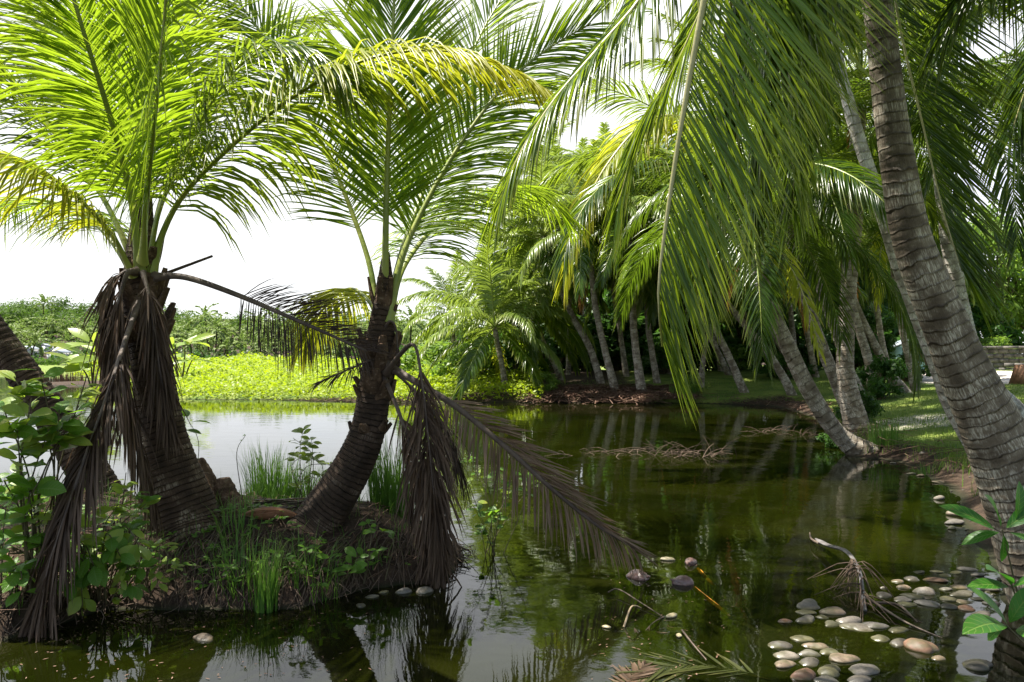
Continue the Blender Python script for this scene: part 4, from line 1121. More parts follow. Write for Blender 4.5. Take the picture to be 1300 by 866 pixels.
GP = 'leafy plants round the pond'
plant([(18, 478, 4.7), (50, 468, 4.75, .9), (40, 505, 4.6, 1.1), (22, 545, 4.6, 1.1), (75, 520, 4.7, 1.1), (62, 545, 4.65), (100, 515, 4.8, .9), (25, 590, 4.6), (55, 600, 4.6, 1.1),
       (5, 520, 4.6, 1.1), (90, 535, 4.75), (35, 640, 4.6), (5, 610, 4.5), (110, 478, 4.9, .8)], (45, 720), 4.75,
      'tall broad-leaved shrub at the left edge in front of the leaning trunk', leaf=.155, per=12, seed=1, stem_r=.008, group=GP, mats2='shrub_yellow')
plant([(120, 655, 4.8), (150, 640, 4.8), (170, 620, 4.9, .8), (185, 640, 4.9), (105, 690, 4.75), (140, 690, 4.75), (165, 670, 4.8), (120, 720, 4.7), (95, 720, 4.7), (155, 710, 4.7, 1, .7), (185, 705, 4.75, 1, .8),
       (128, 745, 4.65, 1, .8), (105, 770, 4.65, 1, 1), (60, 660, 4.7), (20, 680, 4.6), (75, 640, 4.8), (160, 600, 5.0, .7), (45, 690, 4.65), (80, 755, 4.65, .9, .6)], (125, 735), 4.95,
      'leafy green plant spilling over the front of the mound beside the trailing dead frond', leaf=.125, ratio=.62, per=10, seed=2, group=GP, mats2='shrub_yellow')
plant([(8, 640, 4.6), (15, 720, 4.5), (30, 760, 4.5, 1, .4), (2, 690, 4.5), (-10, 600, 4.6)], (-5, 790), 4.6, 'low leafy plant at the left edge above the water', leaf=.14, per=9, seed=3, group=GP)
plant([(150, 735, 4.78), (175, 722, 4.8), (200, 745, 4.8, .9, .6), (165, 755, 4.75, .9, .8), (140, 765, 4.72, .8, .9), (225, 728, 4.85, .8), (185, 690, 4.95), (205, 700, 4.95, .9)], (185, 735), 5.02,
      'small light green plant leaning over the water at the front of the mound', leaf=.10, ratio=.6, per=8, seed=21, stem_r=.004, group=GP, mats2='shrub_yellow')
plant([(330, 715, 5.0, .8), (365, 735, 5.0, .8), (405, 745, 5.1, .8), (430, 715, 5.2), (390, 705, 5.3, .9), (275, 735, 4.97, .8)], (370, 735), 5.2,
      'sprawling little leafy plant between the grass tufts on the front of the mound', leaf=.08, ratio=.55, per=7, seed=22, stem_r=.003, group=GP)
plant([(232, 540, 5.9, 1.1), (236, 528, 5.9)], (236, 615), 6.1, 'thin sprig with two dark leaves right of the left palm trunk', leaf=.14, per=3, seed=4, stem_r=.004, group=GP)
plant([(372, 556, 6.3, .9), (385, 545, 6.3), (395, 558, 6.25), (400, 575, 6.25), (390, 600, 6.3), (410, 610, 6.2), (425, 590, 6.2), (380, 580, 6.3)], (385, 640), 6.35,
      'light green sprig standing among the grass left of the middle palm', mat='shrub_yellow', leaf=.10, per=8, seed=5, stem_r=.004, group=GP)
plant([(312, 552, 6.3, .7)], (312, 640), 6.4, 'bare upright twig with one small leaf by the mound grass', leaf=.09, per=2, seed=6, stem_r=.0045, group=GP)
plant([(475, 672, 5.5), (485, 700, 5.4, .8), (448, 725, 5.25), (440, 735, 5.25), (465, 660, 5.6, .7)], (465, 735), 5.42, 'small bright leafy plant at the foot of the middle palm by the water', leaf=.11, per=6, seed=7, stem_r=.004, group=GP)
plant([(610, 600, 6.4), (630, 590, 6.5), (650, 620, 6.4), (600, 640, 6.3), (625, 650, 6.3), (665, 600, 6.5), (590, 610, 6.4), (640, 640, 6.3, .9), (612, 680, 6.2, .8), (700, 600, 6.6, .8), (588, 575, 6.5, .8)], (620, 690), 6.3,
      'pale green leafy plant rising out of the water behind the long dead frond', mat='shrub', leaf=.095, per=8, seed=8, stem_r=.004, zroot=-.05, group=GP, mats2='shrub_yellow')
plant([(200, 725, 4.85, .8), (215, 735, 4.85, .8), (260, 720, 5.0, .7), (300, 720, 5.0, .7), (280, 745, 4.92, .6)], (235, 745), 4.98, 'tiny seedlings on the dark front of the mound', leaf=.07, per=4, seed=9, stem_r=.003, group=GP)
plant([(115, 448, 33, 1), (100, 462, 33, 1), (130, 455, 33, 1), (118, 435, 33)], (118, 480), 33, 'banana-like plant with large yellow-green leaves across the water at left', mat='shrub_yellow', leaf=1.6, ratio=.35, per=5, seed=10, stem_r=.05, group=GP)
plant([(235, 432, 35, 1), (222, 440, 35, 1), (245, 455, 35, .8)], (232, 478), 35, 'large-leaved plant at the field edge right of the left palm trunk', mat='shrub_yellow', leaf=1.5, ratio=.3, per=5, seed=11, stem_r=.05, group=GP)

# near leaves at the right edge: every leaf laid out on its own
rootN = empty('shrub', (*P(1330, 835, 3.3)[:2], -.03), 'glossy large-leaved plant close by at the lower right edge', 'shrub', GP)
lg, sg = Geo(), Geo()
LV = [((1262, 672), (1205, 636), .35), ((1268, 676), (1222, 684), .42), ((1270, 668), (1262, 628), .4), ((1278, 670), (1318, 640), .45), ((1274, 680), (1276, 712), .45), ((1290, 660), (1300, 615), .4), ((1282, 676), (1325, 690), .45),
      ((1278, 792), (1240, 742), .48), ((1274, 796), (1252, 810), .5), ((1276, 794), (1236, 782), .3), ((1282, 790), (1310, 745), .45), ((1280, 745), (1238, 735), .3), ((1283, 742), (1262, 712), .42), ((1286, 745), (1312, 728), .4), ((1290, 800), (1325, 800), .45)]
bb, dv, ln, wd, nv = [], [], [], [], []
g = np.random.default_rng(4)
for (b_, t_, rt) in LV:
    a_, e_ = P(*b_, 3.2), P(*t_, 3.05 + g.uniform(-.12, .2))
    bb.append(a_); dv.append(e_ - a_); L_ = np.linalg.norm(e_ - a_); ln.append(L_ * 1.1); wd.append(L_ * rt * 1.05)
    nv.append(np.array([g.normal(0, .3), -.55, .8]))
broad_leaves(lg, bb, dv, np.array(ln), np.array(wd), nv, g, K=7, droop=.3, cup=.22)
for pts in ([P(1335, 850, 3.3), P(1300, 780, 3.25), P(1272, 672, 3.2)], [P(1335, 850, 3.3), P(1305, 822, 3.22), P(1277, 793, 3.2)], [P(1335, 850, 3.3), P(1302, 790, 3.25), P(1284, 742, 3.2)]):
    tube(sg, curve(pts, 14)[0], np.linspace(.006, .003, 14), 6)
part('stem', sg, M['stem'], rootN); part('foliage', lg, M['shrub_dark'], rootN)

# ================================================== stump, husk, roots, litter
geo = Geo()
C, _ = curve([P(300, 668, 5.95), P(296, 648, 6.0), P(286, 625, 6.05), P(284, 607, 6.05)], 22)
trunk_geo(geo, C, np.interp(np.linspace(0, 1, 22), [0, .5, .85, 1], [.12, .09, .075, .045]), 16, 22, .12, 5, .06)
C, _ = curve([P(262, 640, 6.0), P(262, 610, 6.1), P(252, 585, 6.15)], 18)
trunk_geo(geo, C, np.linspace(.11, .05, 18), 14, 20, .12, 6, .06)
single('tree_stump', geo, M['fibre'], 'knobbly brown stump beside the foot of the left palm', 'stump')
geo = Geo()
for off in (0, .5):
    C, _ = curve([P(312, 655, 5.75 + off * .1), P(335, 650 + off * 10, 5.7), P(362, 652, 5.75), P(385, 662, 5.8)], 16)
    tube(geo, C, .055 * np.sin(np.linspace(.5, 2.8, 16)) + .012, 10, flat=.5)
single('palm_husk', geo, M['husk'], 'reddish brown husk lying between the two near palms', 'husk')
geo = Geo()
g = np.random.default_rng(8)
for q in range(14):
    x0 = g.uniform(305, 375); y0 = g.uniform(634, 648)
    C, _ = curve([P(x0, y0, 6.0), P(x0 + 30, y0 - g.uniform(-3, 6), 6.0), P(x0 + g.uniform(45, 80), y0 + g.uniform(-3, 8), 5.95)], 8)
    tube(geo, C, np.linspace(.012, .006, 8), 5, flat=.5)
single('dead_leaf_stalks', geo, M['rib_dead'], 'bundle of dead leaf stalks lying above the red husk', 'dead stalks')
geo = Geo()
g = np.random.default_rng(9)
for q in range(420):
    t = g.random()
    i_ = g.integers(1, 11); a_, b_ = np.array(MOUND[i_]), np.array(MOUND[i_ + 1])
    e = a_ + (b_ - a_) * t; inn = np.array([.0, .32]) * g.uniform(.3, 2.2)
    if e[0] < -3.6: continue
    s0 = e + inn + g.normal(0, .05, 2)
    z0 = gz(*s0)
    f = e + g.normal(0, .05, 2) + np.array([g.normal(0, .08), -.02])
    mid = (s0 + f) / 2 + np.array([g.normal(0, .06), -.07])
    C, _ = curve([(s0[0], s0[1], z0 + .0), (mid[0], mid[1], max(gz(*mid), 0) + g.uniform(.01, .08)), (f[0], f[1], g.uniform(-.03, .06))], 9)
    tube(geo, C, np.linspace(g.uniform(.003, .007), .002, 9), 4, cap=False)
tag(link('roots', geo.mesh('roots', M['root'])), 'thin matted roots hanging over the front of the earth mound', 'roots', kind='stuff')
# fallen fronds, sticks and leaf litter
def litter(n, xr, yr, hi, ln, w, seed, name, label, cond):
    g = np.random.default_rng(seed); geo = Geo()
    x = g.uniform(*xr, n); y = g.uniform(*yr, n)
    z, d, dm, ds = ground(x, y)
    ok = cond(x, y, d, dm)
    for xx, yy, zz in zip(x[ok], y[ok], z[ok]):
        a_ = g.uniform(0, 6.28); L_ = ln * g.uniform(.4, 1.4); dx, dy = math.cos(a_) * L_ / 2, math.sin(a_) * L_ / 2
        zz = max(zz, 0) + g.uniform(.005, hi)
        C = np.array([(xx - dx, yy - dy, zz + g.normal(0, hi * .3)), (xx, yy, zz + hi * .5), (xx + dx, yy + dy, zz + g.normal(0, hi * .4))])
        tube(geo, C, np.array([w, w * .8, w * .3]), 4, flat=.4, cap=False)
    tag(link(name, geo.mesh(name, M['litter'])), label, 'litter', kind='stuff')
litter(2600, (.5, 6), (25.6, 30), .10, 1.0, .018, 51, 'shore_litter', 'red-brown roots and fallen palm litter along the far bank', lambda x, y, d, dm: (d > -.15) & (d < 2.2))
litter(1500, (5.5, 10), (10, 26.5), .10, .6, .012, 52, 'bank_litter', 'dry sticks and leaves along the right shoreline', lambda x, y, d, dm: (d > -.1) & (d < .8))
litter(1300, (-4, -.2), (4.4, 7.3), .03, .22, .005, 53, 'mound_litter', 'dry leaf scraps and twigs on the mound', lambda x, y, d, dm: dm > .02)

# ================================================== stones
STC = {'grey': ((0.066, 0.058, 0.048), (0.148, 0.130, 0.109)), 'pale': ((0.094, 0.079, 0.061), (0.195, 0.166, 0.132)), 'olive': ((0.039, 0.036, 0.015), (0.101, 0.090, 0.040)), 'tan': ((0.086, 0.061, 0.038), (0.187, 0.137, 0.092)),
       'rust': ((0.086, 0.042, 0.022), (0.187, 0.104, 0.063)), 'dark': ((0.025, 0.022, 0.016), (0.066, 0.056, 0.041))}
for k_, (a_, b_) in STC.items():
    m, nt, out = new_mat(k_ + '_stone')
    tc = nd(nt, 'ShaderNodeTexCoord'); oi = nd(nt, 'ShaderNodeObjectInfo'); ob = tc.outputs['Object']
    ad = nd(nt, 'ShaderNodeVectorMath', operation='ADD'); nt.links.new(ob, ad.inputs[0]); nt.links.new(oi.outputs['Location'], ad.inputs[1])
    f1, f2 = noise(nt, ad.outputs[0], 14, 5, .6), noise(nt, ad.outputs[0], 70, 4, .7)
    c = mixc(nt, ramp(nt, f1, .35, .65), a_, b_)
    c = mixc(nt, ramp(nt, f2, .56, .7, 0, .75), c, tuple(x * .4 for x in a_))
    c = mixc(nt, ramp(nt, noise(nt, ad.outputs[0], 6, 4, .6, 1.0), .5, .62, 0, .6), c, (.06, .06, .025))
    geo_n = nd(nt, 'ShaderNodeNewGeometry'); sp = nd(nt, 'ShaderNodeSeparateXYZ'); nt.links.new(geo_n.outputs['Position'], sp.inputs[0])
    wetf = ramp(nt, math_n(nt, 'ADD', sp.outputs['Z'], math_n(nt, 'MULTIPLY', math_n(nt, 'SUBTRACT', f1, .5), .02)), .012, .002)
    c = mixc(nt, math_n(nt, 'MULTIPLY', wetf, .6), c, (.06, .055, .02))
    pr = nd(nt, 'ShaderNodeBsdfPrincipled'); nt.links.new(c, pr.inputs['Base Color'])
    nt.links.new(ramp(nt, wetf, 0, 1, .6, .28), pr.inputs['Roughness'])
    bn = nd(nt, 'ShaderNodeBump', Strength=.35, Distance=.006); nt.links.new(math_n(nt, 'ADD', f1, math_n(nt, 'MULTIPLY', f2, .4)), bn.inputs['Height']); nt.links.new(bn.outputs[0], pr.inputs['Normal'])
    nt.links.new(pr.outputs[0], out.inputs['Surface'])
    M['stone_' + k_] = m


def stone_geo(L_, Wd, H_, seed):
    g = np.random.default_rng(seed)
    nu, nv = (30, 17) if L_ > .06 else (10, 7)
    u = np.linspace(0, 2 * np.pi, nu + 1)[:-1]; v = np.linspace(0, np.pi, nv)
    U_, V_ = np.meshgrid(u, v)
    X_, Y_, Z_ = np.cos(U_) * np.sin(V_), np.sin(U_) * np.sin(V_), np.cos(V_)
    ph = g.uniform(0, 6.28, 8); am = g.uniform(.04, .13, 4)
    rr = 1 + am[0] * np.sin(2 * U_ + ph[0]) * np.sin(V_) + am[1] * np.sin(3 * U_ + ph[1]) * np.sin(V_) ** 2 + am[2] * np.cos(2 * V_ + ph[2]) * np.sin(V_) + am[3] * X_ * Z_ + .06 * np.sin(3 * X_ + 4 * Y_ * 1.2 + ph[3]) + .035 * np.sin(7 * X_ + 5 * Z_ + ph[4]) * np.sin(6 * Y_ + ph[5]) + .02 * np.sin(13 * X_ + ph[6]) * np.sin(11 * Y_ + 9 * Z_ + ph[7])
    # lens-like: flattened with a soft ridge round the middle
    Zs = np.sign(Z_) * np.abs(Z_) ** 1.15
    V3 = np.stack([X_ * rr * L_ / 2, Y_ * rr * Wd / 2, Zs * rr * H_ / 2], -1)
    i_, j_ = np.meshgrid(np.arange(nv - 1), np.arange(nu), indexing='ij')
    k_ = i_ * nu + j_; k2 = i_ * nu + (j_ + 1) % nu
    Qi = np.stack([k_, k_ + nu, k2 + nu, k2], -1).reshape(-1, 4)
    geo = Geo(); geo.add(V3.reshape(-1, 3), Qi)
    return geo


ST = []
for (zx, zy, w_, h_, c_) in [(262, 412, 125, 45, 'grey'), (245, 447, 95, 28, 'olive'), (385, 440, 120, 48, 'tan'), (145, 488, 75, 28, 'rust'), (248, 480, 115, 38, 'grey'), (460, 482, 110, 48, 'pale'), (375, 503, 100, 28, 'dark'),
                             (325, 470, 60, 20, 'olive'), (510, 523, 150, 34, 'pale'), (585, 507, 115, 42, 'grey'), (695, 530, 100, 35, 'olive'), (605, 570, 95, 38, 'olive'), (700, 588, 95, 50, 'dark'), (812, 600, 165, 95, 'rust'),
                             (228, 573, 95, 34, 'olive'), (118, 600, 115, 50, 'dark'), (298, 608, 110, 35, 'tan'), (150, 650, 110, 48, 'pale'), (262, 642, 105, 42, 'grey'), (362, 640, 95, 32, 'olive'), (145, 692, 110, 48, 'tan'),
                             (435, 670, 160, 48, 'tan'), (262, 685, 110, 50, 'dark'), (240, 742, 135, 82, 'rust'), (365, 728, 140, 65, 'olive'), (535, 725, 155, 55, 'grey'), (505, 770, 130, 50, 'pale'), (350, 780, 110, 34, 'grey'),
                             (890, 668, 75, 25, 'tan'), (1085, 698, 140, 65, 'dark')]:
    ST.append((960 + zx / 3.82, 660 + zy / 3.82, w_ / 3.82, h_ / 3.82, c_, 'near'))
for (zx, zy, w_, h_, c_) in [(690, 296, 70, 20, 'tan'), (765, 282, 75, 28, 'pale'), (880, 288, 100, 30, 'rust'), (828, 338, 105, 62, 'pale'), (725, 322, 70, 30, 'tan'), (625, 362, 80, 36, 'dark'), (760, 365, 100, 36, 'olive'),
                             (740, 408, 90, 28, 'olive'), (845, 402, 110, 42, 'grey'), (715, 383, 95, 30, 'grey'), (938, 380, 85, 36, 'olive'), (1010, 357, 115, 32, 'pale'), (940, 415, 90, 36, 'dark'), (1030, 425, 85, 34, 'rust'),
                             (925, 333, 60, 26, 'grey'), (1015, 395, 80, 22, 'tan'), (1030, 236, 90, 26, 'grey'), (975, 253, 60, 18, 'olive'), (1080, 262, 70, 26, 'grey'), (920, 268, 60, 16, 'olive'), (1140, 335, 80, 30, 'pale'),
                             (1100, 455, 90, 22, 'pale'), (790, 252, 60, 14, 'dark'), (618, 328, 36, 14, 'pale'), (880, 250, 50, 16, 'olive'), (990, 322, 80, 24, 'tan'), (1090, 380, 70, 26, 'dark'), (1150, 400, 80, 30, 'grey'), (1060, 310, 70, 22, 'dark')]:
    ST.append((960 + zx / 3.82, 660 + zy / 3.82, w_ / 3.82, h_ / 3.82, c_, 'upper'))
for (zx, zy, w_, h_, c_) in [(525, 362, 48, 30, 'pale'), (620, 438, 75, 46, 'tan'), (605, 485, 80, 32, 'grey'), (440, 182, 28, 20, 'pale'), (295, 188, 36, 10, 'grey'), (385, 240, 46, 10, 'pale'), (430, 250, 36, 14, 'tan'), (590, 512, 40, 26, 'dark'), (530, 285, 60, 12, 'tan')]:
    ST.append((1060 + zx / 3.94, 540 + zy / 3.94, w_ / 3.94, h_ / 3.94, c_, 'shore'))
for (px, py, w_, h_, c_) in [(257, 809, 28, 11, 'tan'), (538, 748, 23, 13, 'pale'), (511, 749, 21, 11, 'grey'), (487, 751, 13, 6, 'olive'), (458, 768, 16, 6, 'dark'), (472, 757, 18, 5, 'grey')]:
    ST.append((px, py, w_, h_, c_, 'mound'))
CLN = {'near': 'in the nearest stone cluster', 'upper': 'in the cluster before the big trunk', 'shore': 'along the shoreline left of the big trunk', 'mound': 'in the water at the foot of the mound'}
ORD = ['leftmost', 'second from left', 'third from left', 'fourth from left', 'fifth from left', 'sixth from left', 'seventh from left', 'eighth from left']
NUM = {2: 'two', 3: 'three', 4: 'four', 5: 'five', 6: 'six', 7: 'seven', 8: 'eight', 9: 'nine'}
lab = {}
for cl in CLN:
    for c_ in STC:
        idx = sorted([q for q, s in enumerate(ST) if s[5] == cl and s[4] == c_], key=lambda q: ST[q][0])
        for r_, q in enumerate(idx):
            if len(idx) == 1: lab[q] = f'only {c_} stone {CLN[cl]}'
            elif r_ == len(idx) - 1: lab[q] = f'rightmost of the {NUM[len(idx)]} {c_} stones {CLN[cl]}'
            else: lab[q] = f'{ORD[r_]} of the {NUM[len(idx)]} {c_} stones {CLN[cl]}'
g = np.random.default_rng(21)
for q, (px, py, w_, h_, c_, cl) in enumerate(ST):
    b = W0(px, py + h_ * .35, 0)
    Lm = w_ * b[1] / FPX * 1.02
    vis = h_ * b[1] / FPX                      # seen height: part of it is the top face
    wd = Lm * g.uniform(.62, .85)
    H_ = max(.025, vis * .95)
    zc = -H_ * .05
    if cl == 'shore' : zc = max(gz(b[0], b[1]), 0) + H_ * .2
    o = link('stone', stone_geo(Lm, wd, H_, 600 + q).mesh('stone', M['stone_' + c_]), None, (b[0], b[1] + wd * .25, zc), (g.normal(0, .1), g.normal(0, .08), g.normal(0, .45)))
    tag(o, lab[q], 'stone', 'stones ' + CLN[cl])

# grit and small stones between the big ones
geo = Geo(); g = np.random.default_rng(88)
for q in range(420):
    k_ = g.random()
    px, py = (g.normal(1055, 45), g.normal(815, 28)) if k_ < .45 else (g.normal(1200, 50), g.normal(752, 20)) if k_ < .85 else (g.normal(1215, 14), g.normal(665, 30))
    b = W0(px, max(py, 600)); L_ = g.uniform(.012, .05)
    sg = stone_geo(L_, L_ * g.uniform(.6, .9), L_ * g.uniform(.4, .7), 2000 + q)
    for V_, Q_ in zip(sg.V, sg.Q):
        geo.add(V_ + np.array([b[0], b[1], max(gz(b[0], b[1]), -.02) + g.uniform(-.012, .006)]), Q_)
tag(link('gravel', geo.mesh('gravel', M['stone_dark'])), 'dark grit and tiny stones between the larger stones', 'gravel', kind='stuff')

# ================================================== things afloat
M['nut'] = plain_mat('wet_coconut', (.09, .05, .045), (.20, .12, .10), 18, .25, .3, 40, .6)
M['chip'] = plain_mat('pale_husk_chip', (.30, .25, .14), (.45, .38, .24), 12, .4, .2, 40, .4)
M['orange_stalk'] = plain_mat('orange_stalk', (.75, .26, .03), (.85, .36, .05), 10, .5, .1, 40, .3)
for q, (px, py, w_, h_, lab_) in enumerate([(867, 737, 25, 16, 'wet brown coconut half floating nearest, above the orange stalk'), (877, 712, 21, 11, 'wet brown coconut floating farthest right of the floating group'),
                                            (810, 729, 32, 15, 'dark long coconut husk floating left of the floating group')]):
    b = W0(px, py + 4); L_ = w_ * b[1] / FPX
    geo = stone_geo(L_, L_ * .7, h_ * b[1] / FPX * 1.2, 70 + q)
    C, _ = curve([(-L_ * .5, 0, .004), (-L_ * .55, 0, .014), (-L_ * .66, 0, .016)], 5); tube(geo, C, np.linspace(.012, .006, 5), 6)
    o = link('coconut', geo.mesh('coconut', M['nut']), None, (b[0], b[1], .005), (.1, .1, q * 1.1)); tag(o, lab_, 'coconut', 'coconuts floating in the pond')
for q, (px, py, w_, lab_) in enumerate([(848, 711, 17, 'pale husk chip floating between the coconuts'), (853, 783, 19, 'pale husk chip floating at the end of the bent reed'), (862, 808, 13, 'pale husk chip floating by the thin stick'), (770, 797, 12, 'pale husk chip floating left of the bent reed')]):
    b = W0(px, py); L_ = w_ * b[1] / FPX
    o = link('husk_chip', stone_geo(L_, L_ * .55, L_ * .35, 90 + q).mesh('husk_chip', M['chip']), None, (b[0], b[1], .006), (0, .06, q * .8)); tag(o, lab_, 'husk', 'husk chips afloat')
for q, (pts, lab_, r_) in enumerate([([(876, 742), (898, 760), (926, 782)], 'orange stalk lying just under the surface, the longest one', .016), ([(886, 722), (896, 733), (906, 743)], 'short orange stalk under the surface behind the coconuts', .015)]):
    pp = [W0(x_, y_, -.014) for x_, y_ in pts]
    geo = Geo(); tube(geo, curve(pp, 12)[0], r_ * np.interp(np.linspace(0, 1, 12), [0, .2, .8, 1], [.7, 1, .9, .5]), 8)
    single('palm_stalk', geo, M['orange_stalk'], lab_, 'stalk', 'orange stalks in the water')
M['reed'] = plain_mat('dry_reed', (.28, .20, .11), (.50, .38, .24), 10, .6, .2, 40, .3)
def stick(pts, r, label, mat='reed', name='stick'):
    geo = Geo(); tube(geo, curve(pts, 20)[0], np.linspace(r, r * .5, 20), 6)
    return single(name, geo, M[mat], label, 'stick')
b1 = W0(790, 800); b2 = W0(845, 785)
stick([W0(772, 752, .02), W0(785, 748, .035), W0(815, 766, .02), W0(843, 784, .005)], .005, 'thin bent reed arching left of the pale husk chip', 'rib_dead')
stick([W0(792, 796, 0), W0(800, 773, .09), W0(806, 769, .1), W0(814, 772, .07)], .007, 'bright folded dry reed standing out of the water', 'reed')
stick([W0(866, 800, .01), W0(880, 818, .012), W0(897, 838, .0)], .006, 'straight thin stick floating right of the submerged frond', 'rib_dead')
stick([W0(843, 783, 0), W0(830, 790, .02), W0(820, 800, 0)], .004, 'short dark twig at the foot of the bent reed', 'rib_dead')
# branch of a dead leaf rising out of the pond
rootB = empty('dead_branch', W0(1098, 775, 0), 'dead palm branch arching out of the water above the stones', 'branch')
geo = Geo(); C, _ = curve([W0(1036, 684, .06), W0(1050, 692, .08), W0(1074, 700, .14), W0(1090, 722, .13), W0(1095, 750, .05), W0(1098, 775, .01)], 30)
tube(geo, C, np.interp(np.linspace(0, 1, 30), [0, .08, .3, .6, 1], [.012, .03, .028, .014, .012]), 8, flat=.5)
M['branch'] = plain_mat('weathered_branch', (.06, .052, .05), (.17, .155, .15), 9, .5, .4, 40, .4)
part('stalk', geo, M['branch'], rootB)
geo = Geo(); g = np.random.default_rng(17)
for q in range(46):
    s0 = C[int(g.integers(17, 28))]; d_ = np.array([g.normal(-.05, .1), g.normal(-.1, .12), -1.0])
    C2, _ = curve([s0, s0 + np.array([d_[0] * .4, d_[1] * .4, .01]), np.array([s0[0] + d_[0] * 1.2, s0[1] + d_[1] * 1.3, -.01])], 7)
    tube(geo, C2, np.linspace(.004, .0015, 7), 4, cap=False)
part('fibres', geo, M['root'], rootB)
geo = Geo()
for pts in ([W0(1090, 752, .03), W0(1110, 765, .03), W0(1150, 790, .015), W0(1200, 812, -.005)], [W0(1110, 765, .03), W0(1140, 768, .02), W0(1165, 790, 0)], [W0(1040, 690, .06), W0(1030, 684, .05), W0(1028, 676, .03)]):
    tube(geo, curve(pts, 14)[0], np.linspace(.011, .004, 14), 6)
part('twig', geo, M['rib_dead'], rootB)
# heap of dry reeds in mid pond, a stick heap farther right
def heap(px, py, w_m, n, h, label, seed):
    g = np.random.default_rng(seed); geo = Geo(); b = W0(px, py)
    for q in range(n):
        s0 = b + np.array([g.normal(0, w_m), g.normal(0, .25), 0]); a_ = g.normal(0, .9) + (0 if g.random() < .6 else 1.2)
        L_ = g.uniform(.15, .6); e = s0 + np.array([math.cos(a_) * L_ * g.choice([-1, 1]), g.normal(0, .1), abs(math.sin(a_)) * L_ * h])
        tube(geo, curve([s0 + [0, 0, -.03], (s0 + e) / 2 + [0, 0, .03], e], 6)[0], np.linspace(.008, .003, 6), 4, cap=False)
    single('reed_heap', geo, M['root'], label, 'dead reeds', 'dead reeds in the pond')
heap(868, 578, .3, 55, .6, 'heap of dry reeds sticking out of the pond in the middle', 5)
heap(985, 548, .3, 16, .25, 'low dark sticks floating before the leaning trunks', 6)
heap(1040, 552, .2, 14, .3, 'few dark sticks floating by the curved trunk', 7)
heap(800, 575, .5, 30, .1, 'flat scum of dead reeds left of the dry reed heap', 8)

# fallen fronds at the bottom of the picture
def floating_frond(pts, L_, n, label, z=.012, seed=0, mat='leaf_dead', w=.02):
    pp = [W0(x_, y_, z) for x_, y_ in pts]
    root = empty('fallen_frond', pp[0] * [1, 1, 0], label, 'palm frond', 'fallen fronds in the pond')
    C, _ = curve(pp, 30)
    geo = Geo(); leaflets(geo, C, (0, 0, 1), L_, n, .15, a0=50, a1=20, lift=0, droop=.03, seed=seed, w=w, wild=.15)
    geo.V = [v * [1, 1, .25] + [0, 0, .004] for v in geo.V]
    part('leaflets', geo, M[mat], root)
    geo = Geo(); tube(geo, C, np.linspace(.012, .004, 30), 6, flat=.6); part('midrib', geo, M['rib_dead'], root)
floating_frond([(990, 866), (945, 856), (890, 848), (840, 852), (800, 868)], .3, 40, 'olive fallen frond lying flat on the water at the bottom edge', mat='leaf_drowned', seed=3, z=-.014)
floating_frond([(790, 880), (800, 862), (818, 846)], .16, 20, 'small reddish fallen frond at the bottom edge', mat='leaf_dead', seed=4, z=-.004)
floating_frond([(798, 816), (818, 808), (845, 804)], .12, 16, 'small reddish submerged frond below the bent reed', mat='leaf_dead', seed=5, z=-.02)
# leaf scraps on the water
geo = Geo(); g = np.random.default_rng(3); n = 420
pxs = np.concatenate([g.uniform(20, 480, 130), g.uniform(740, 940, 120)]); pys = np.concatenate([g.uniform(775, 866, 130), g.uniform(700, 866, 120)])
pts = np.array([W0(a_, b_, .004) for a_, b_ in zip(pxs, pys)])
kp = ground(pts[:, 0], pts[:, 1])[0] < -.02; pts = pts[kp]; n = len(pts)
az = g.uniform(0, 6.28, n)
broad_leaves(geo, pts, np.stack([np.cos(az), np.sin(az), np.zeros(n)], 1), g.uniform(.006, .032, n), g.uniform(.004, .010, n), np.tile([0, 0, 1.0], (n, 1)), g, K=3, droop=0, cup=.05)
geo.V = [v * [1, 1, .1] + [0, 0, .004] for v in geo.V]
tag(link('floating_scraps', geo.mesh('floating_scraps', M['litter'])), 'tiny pale leaf scraps floating on the dark water', 'scraps', kind='stuff')


# ================================================== built things
def box(geo, c, s, rz=0, m=0):
    c = np.asarray(c, float); s = np.asarray(s, float) / 2
    v = np.array([(x, y, z) for x in (-1, 1) for y in (-1, 1) for z in (-1, 1)], float) * s
    cz, sz = math.cos(rz), math.sin(rz)
    v = np.stack([v[:, 0] * cz - v[:, 1] * sz, v[:, 0] * sz + v[:, 1] * cz, v[:, 2]], 1) + c
    geo.add(v, [(0, 1, 3, 2), (4, 6, 7, 5), (0, 4, 5, 1), (2, 3, 7, 6), (0, 2, 6, 4), (1, 5, 7, 3)], m=m)


M['wall'] = plain_mat('dark_stone_wall', (.07, .065, .06), (.17, .155, .14), 3, .85, .8, 9, .2, c3=(.24, .22, .19))
M['white'] = plain_mat('white_plaster', (.72, .72, .72), (.8, .8, .8), 2, .7, .1, 30)
M['roof'] = plain_mat('metal_roof', (.22, .26, .30), (.32, .36, .40), 2, .5, .1, 30)
M['blue'] = plain_mat('pale_blue_boards', (.42, .66, .68), (.55, .74, .76), 2, .6, .1, 30)
M['dark'] = plain_mat('dark_opening', (.02, .02, .02), (.04, .04, .04), 2, .6, 0)
M['brick'] = plain_mat('brown_wood', (.20, .10, .06), (.32, .17, .10), 4, .7, .4, 20)
M['conc'] = plain_mat('concrete', (.45, .43, .40), (.6, .58, .55), 4, .8, .3, 20)
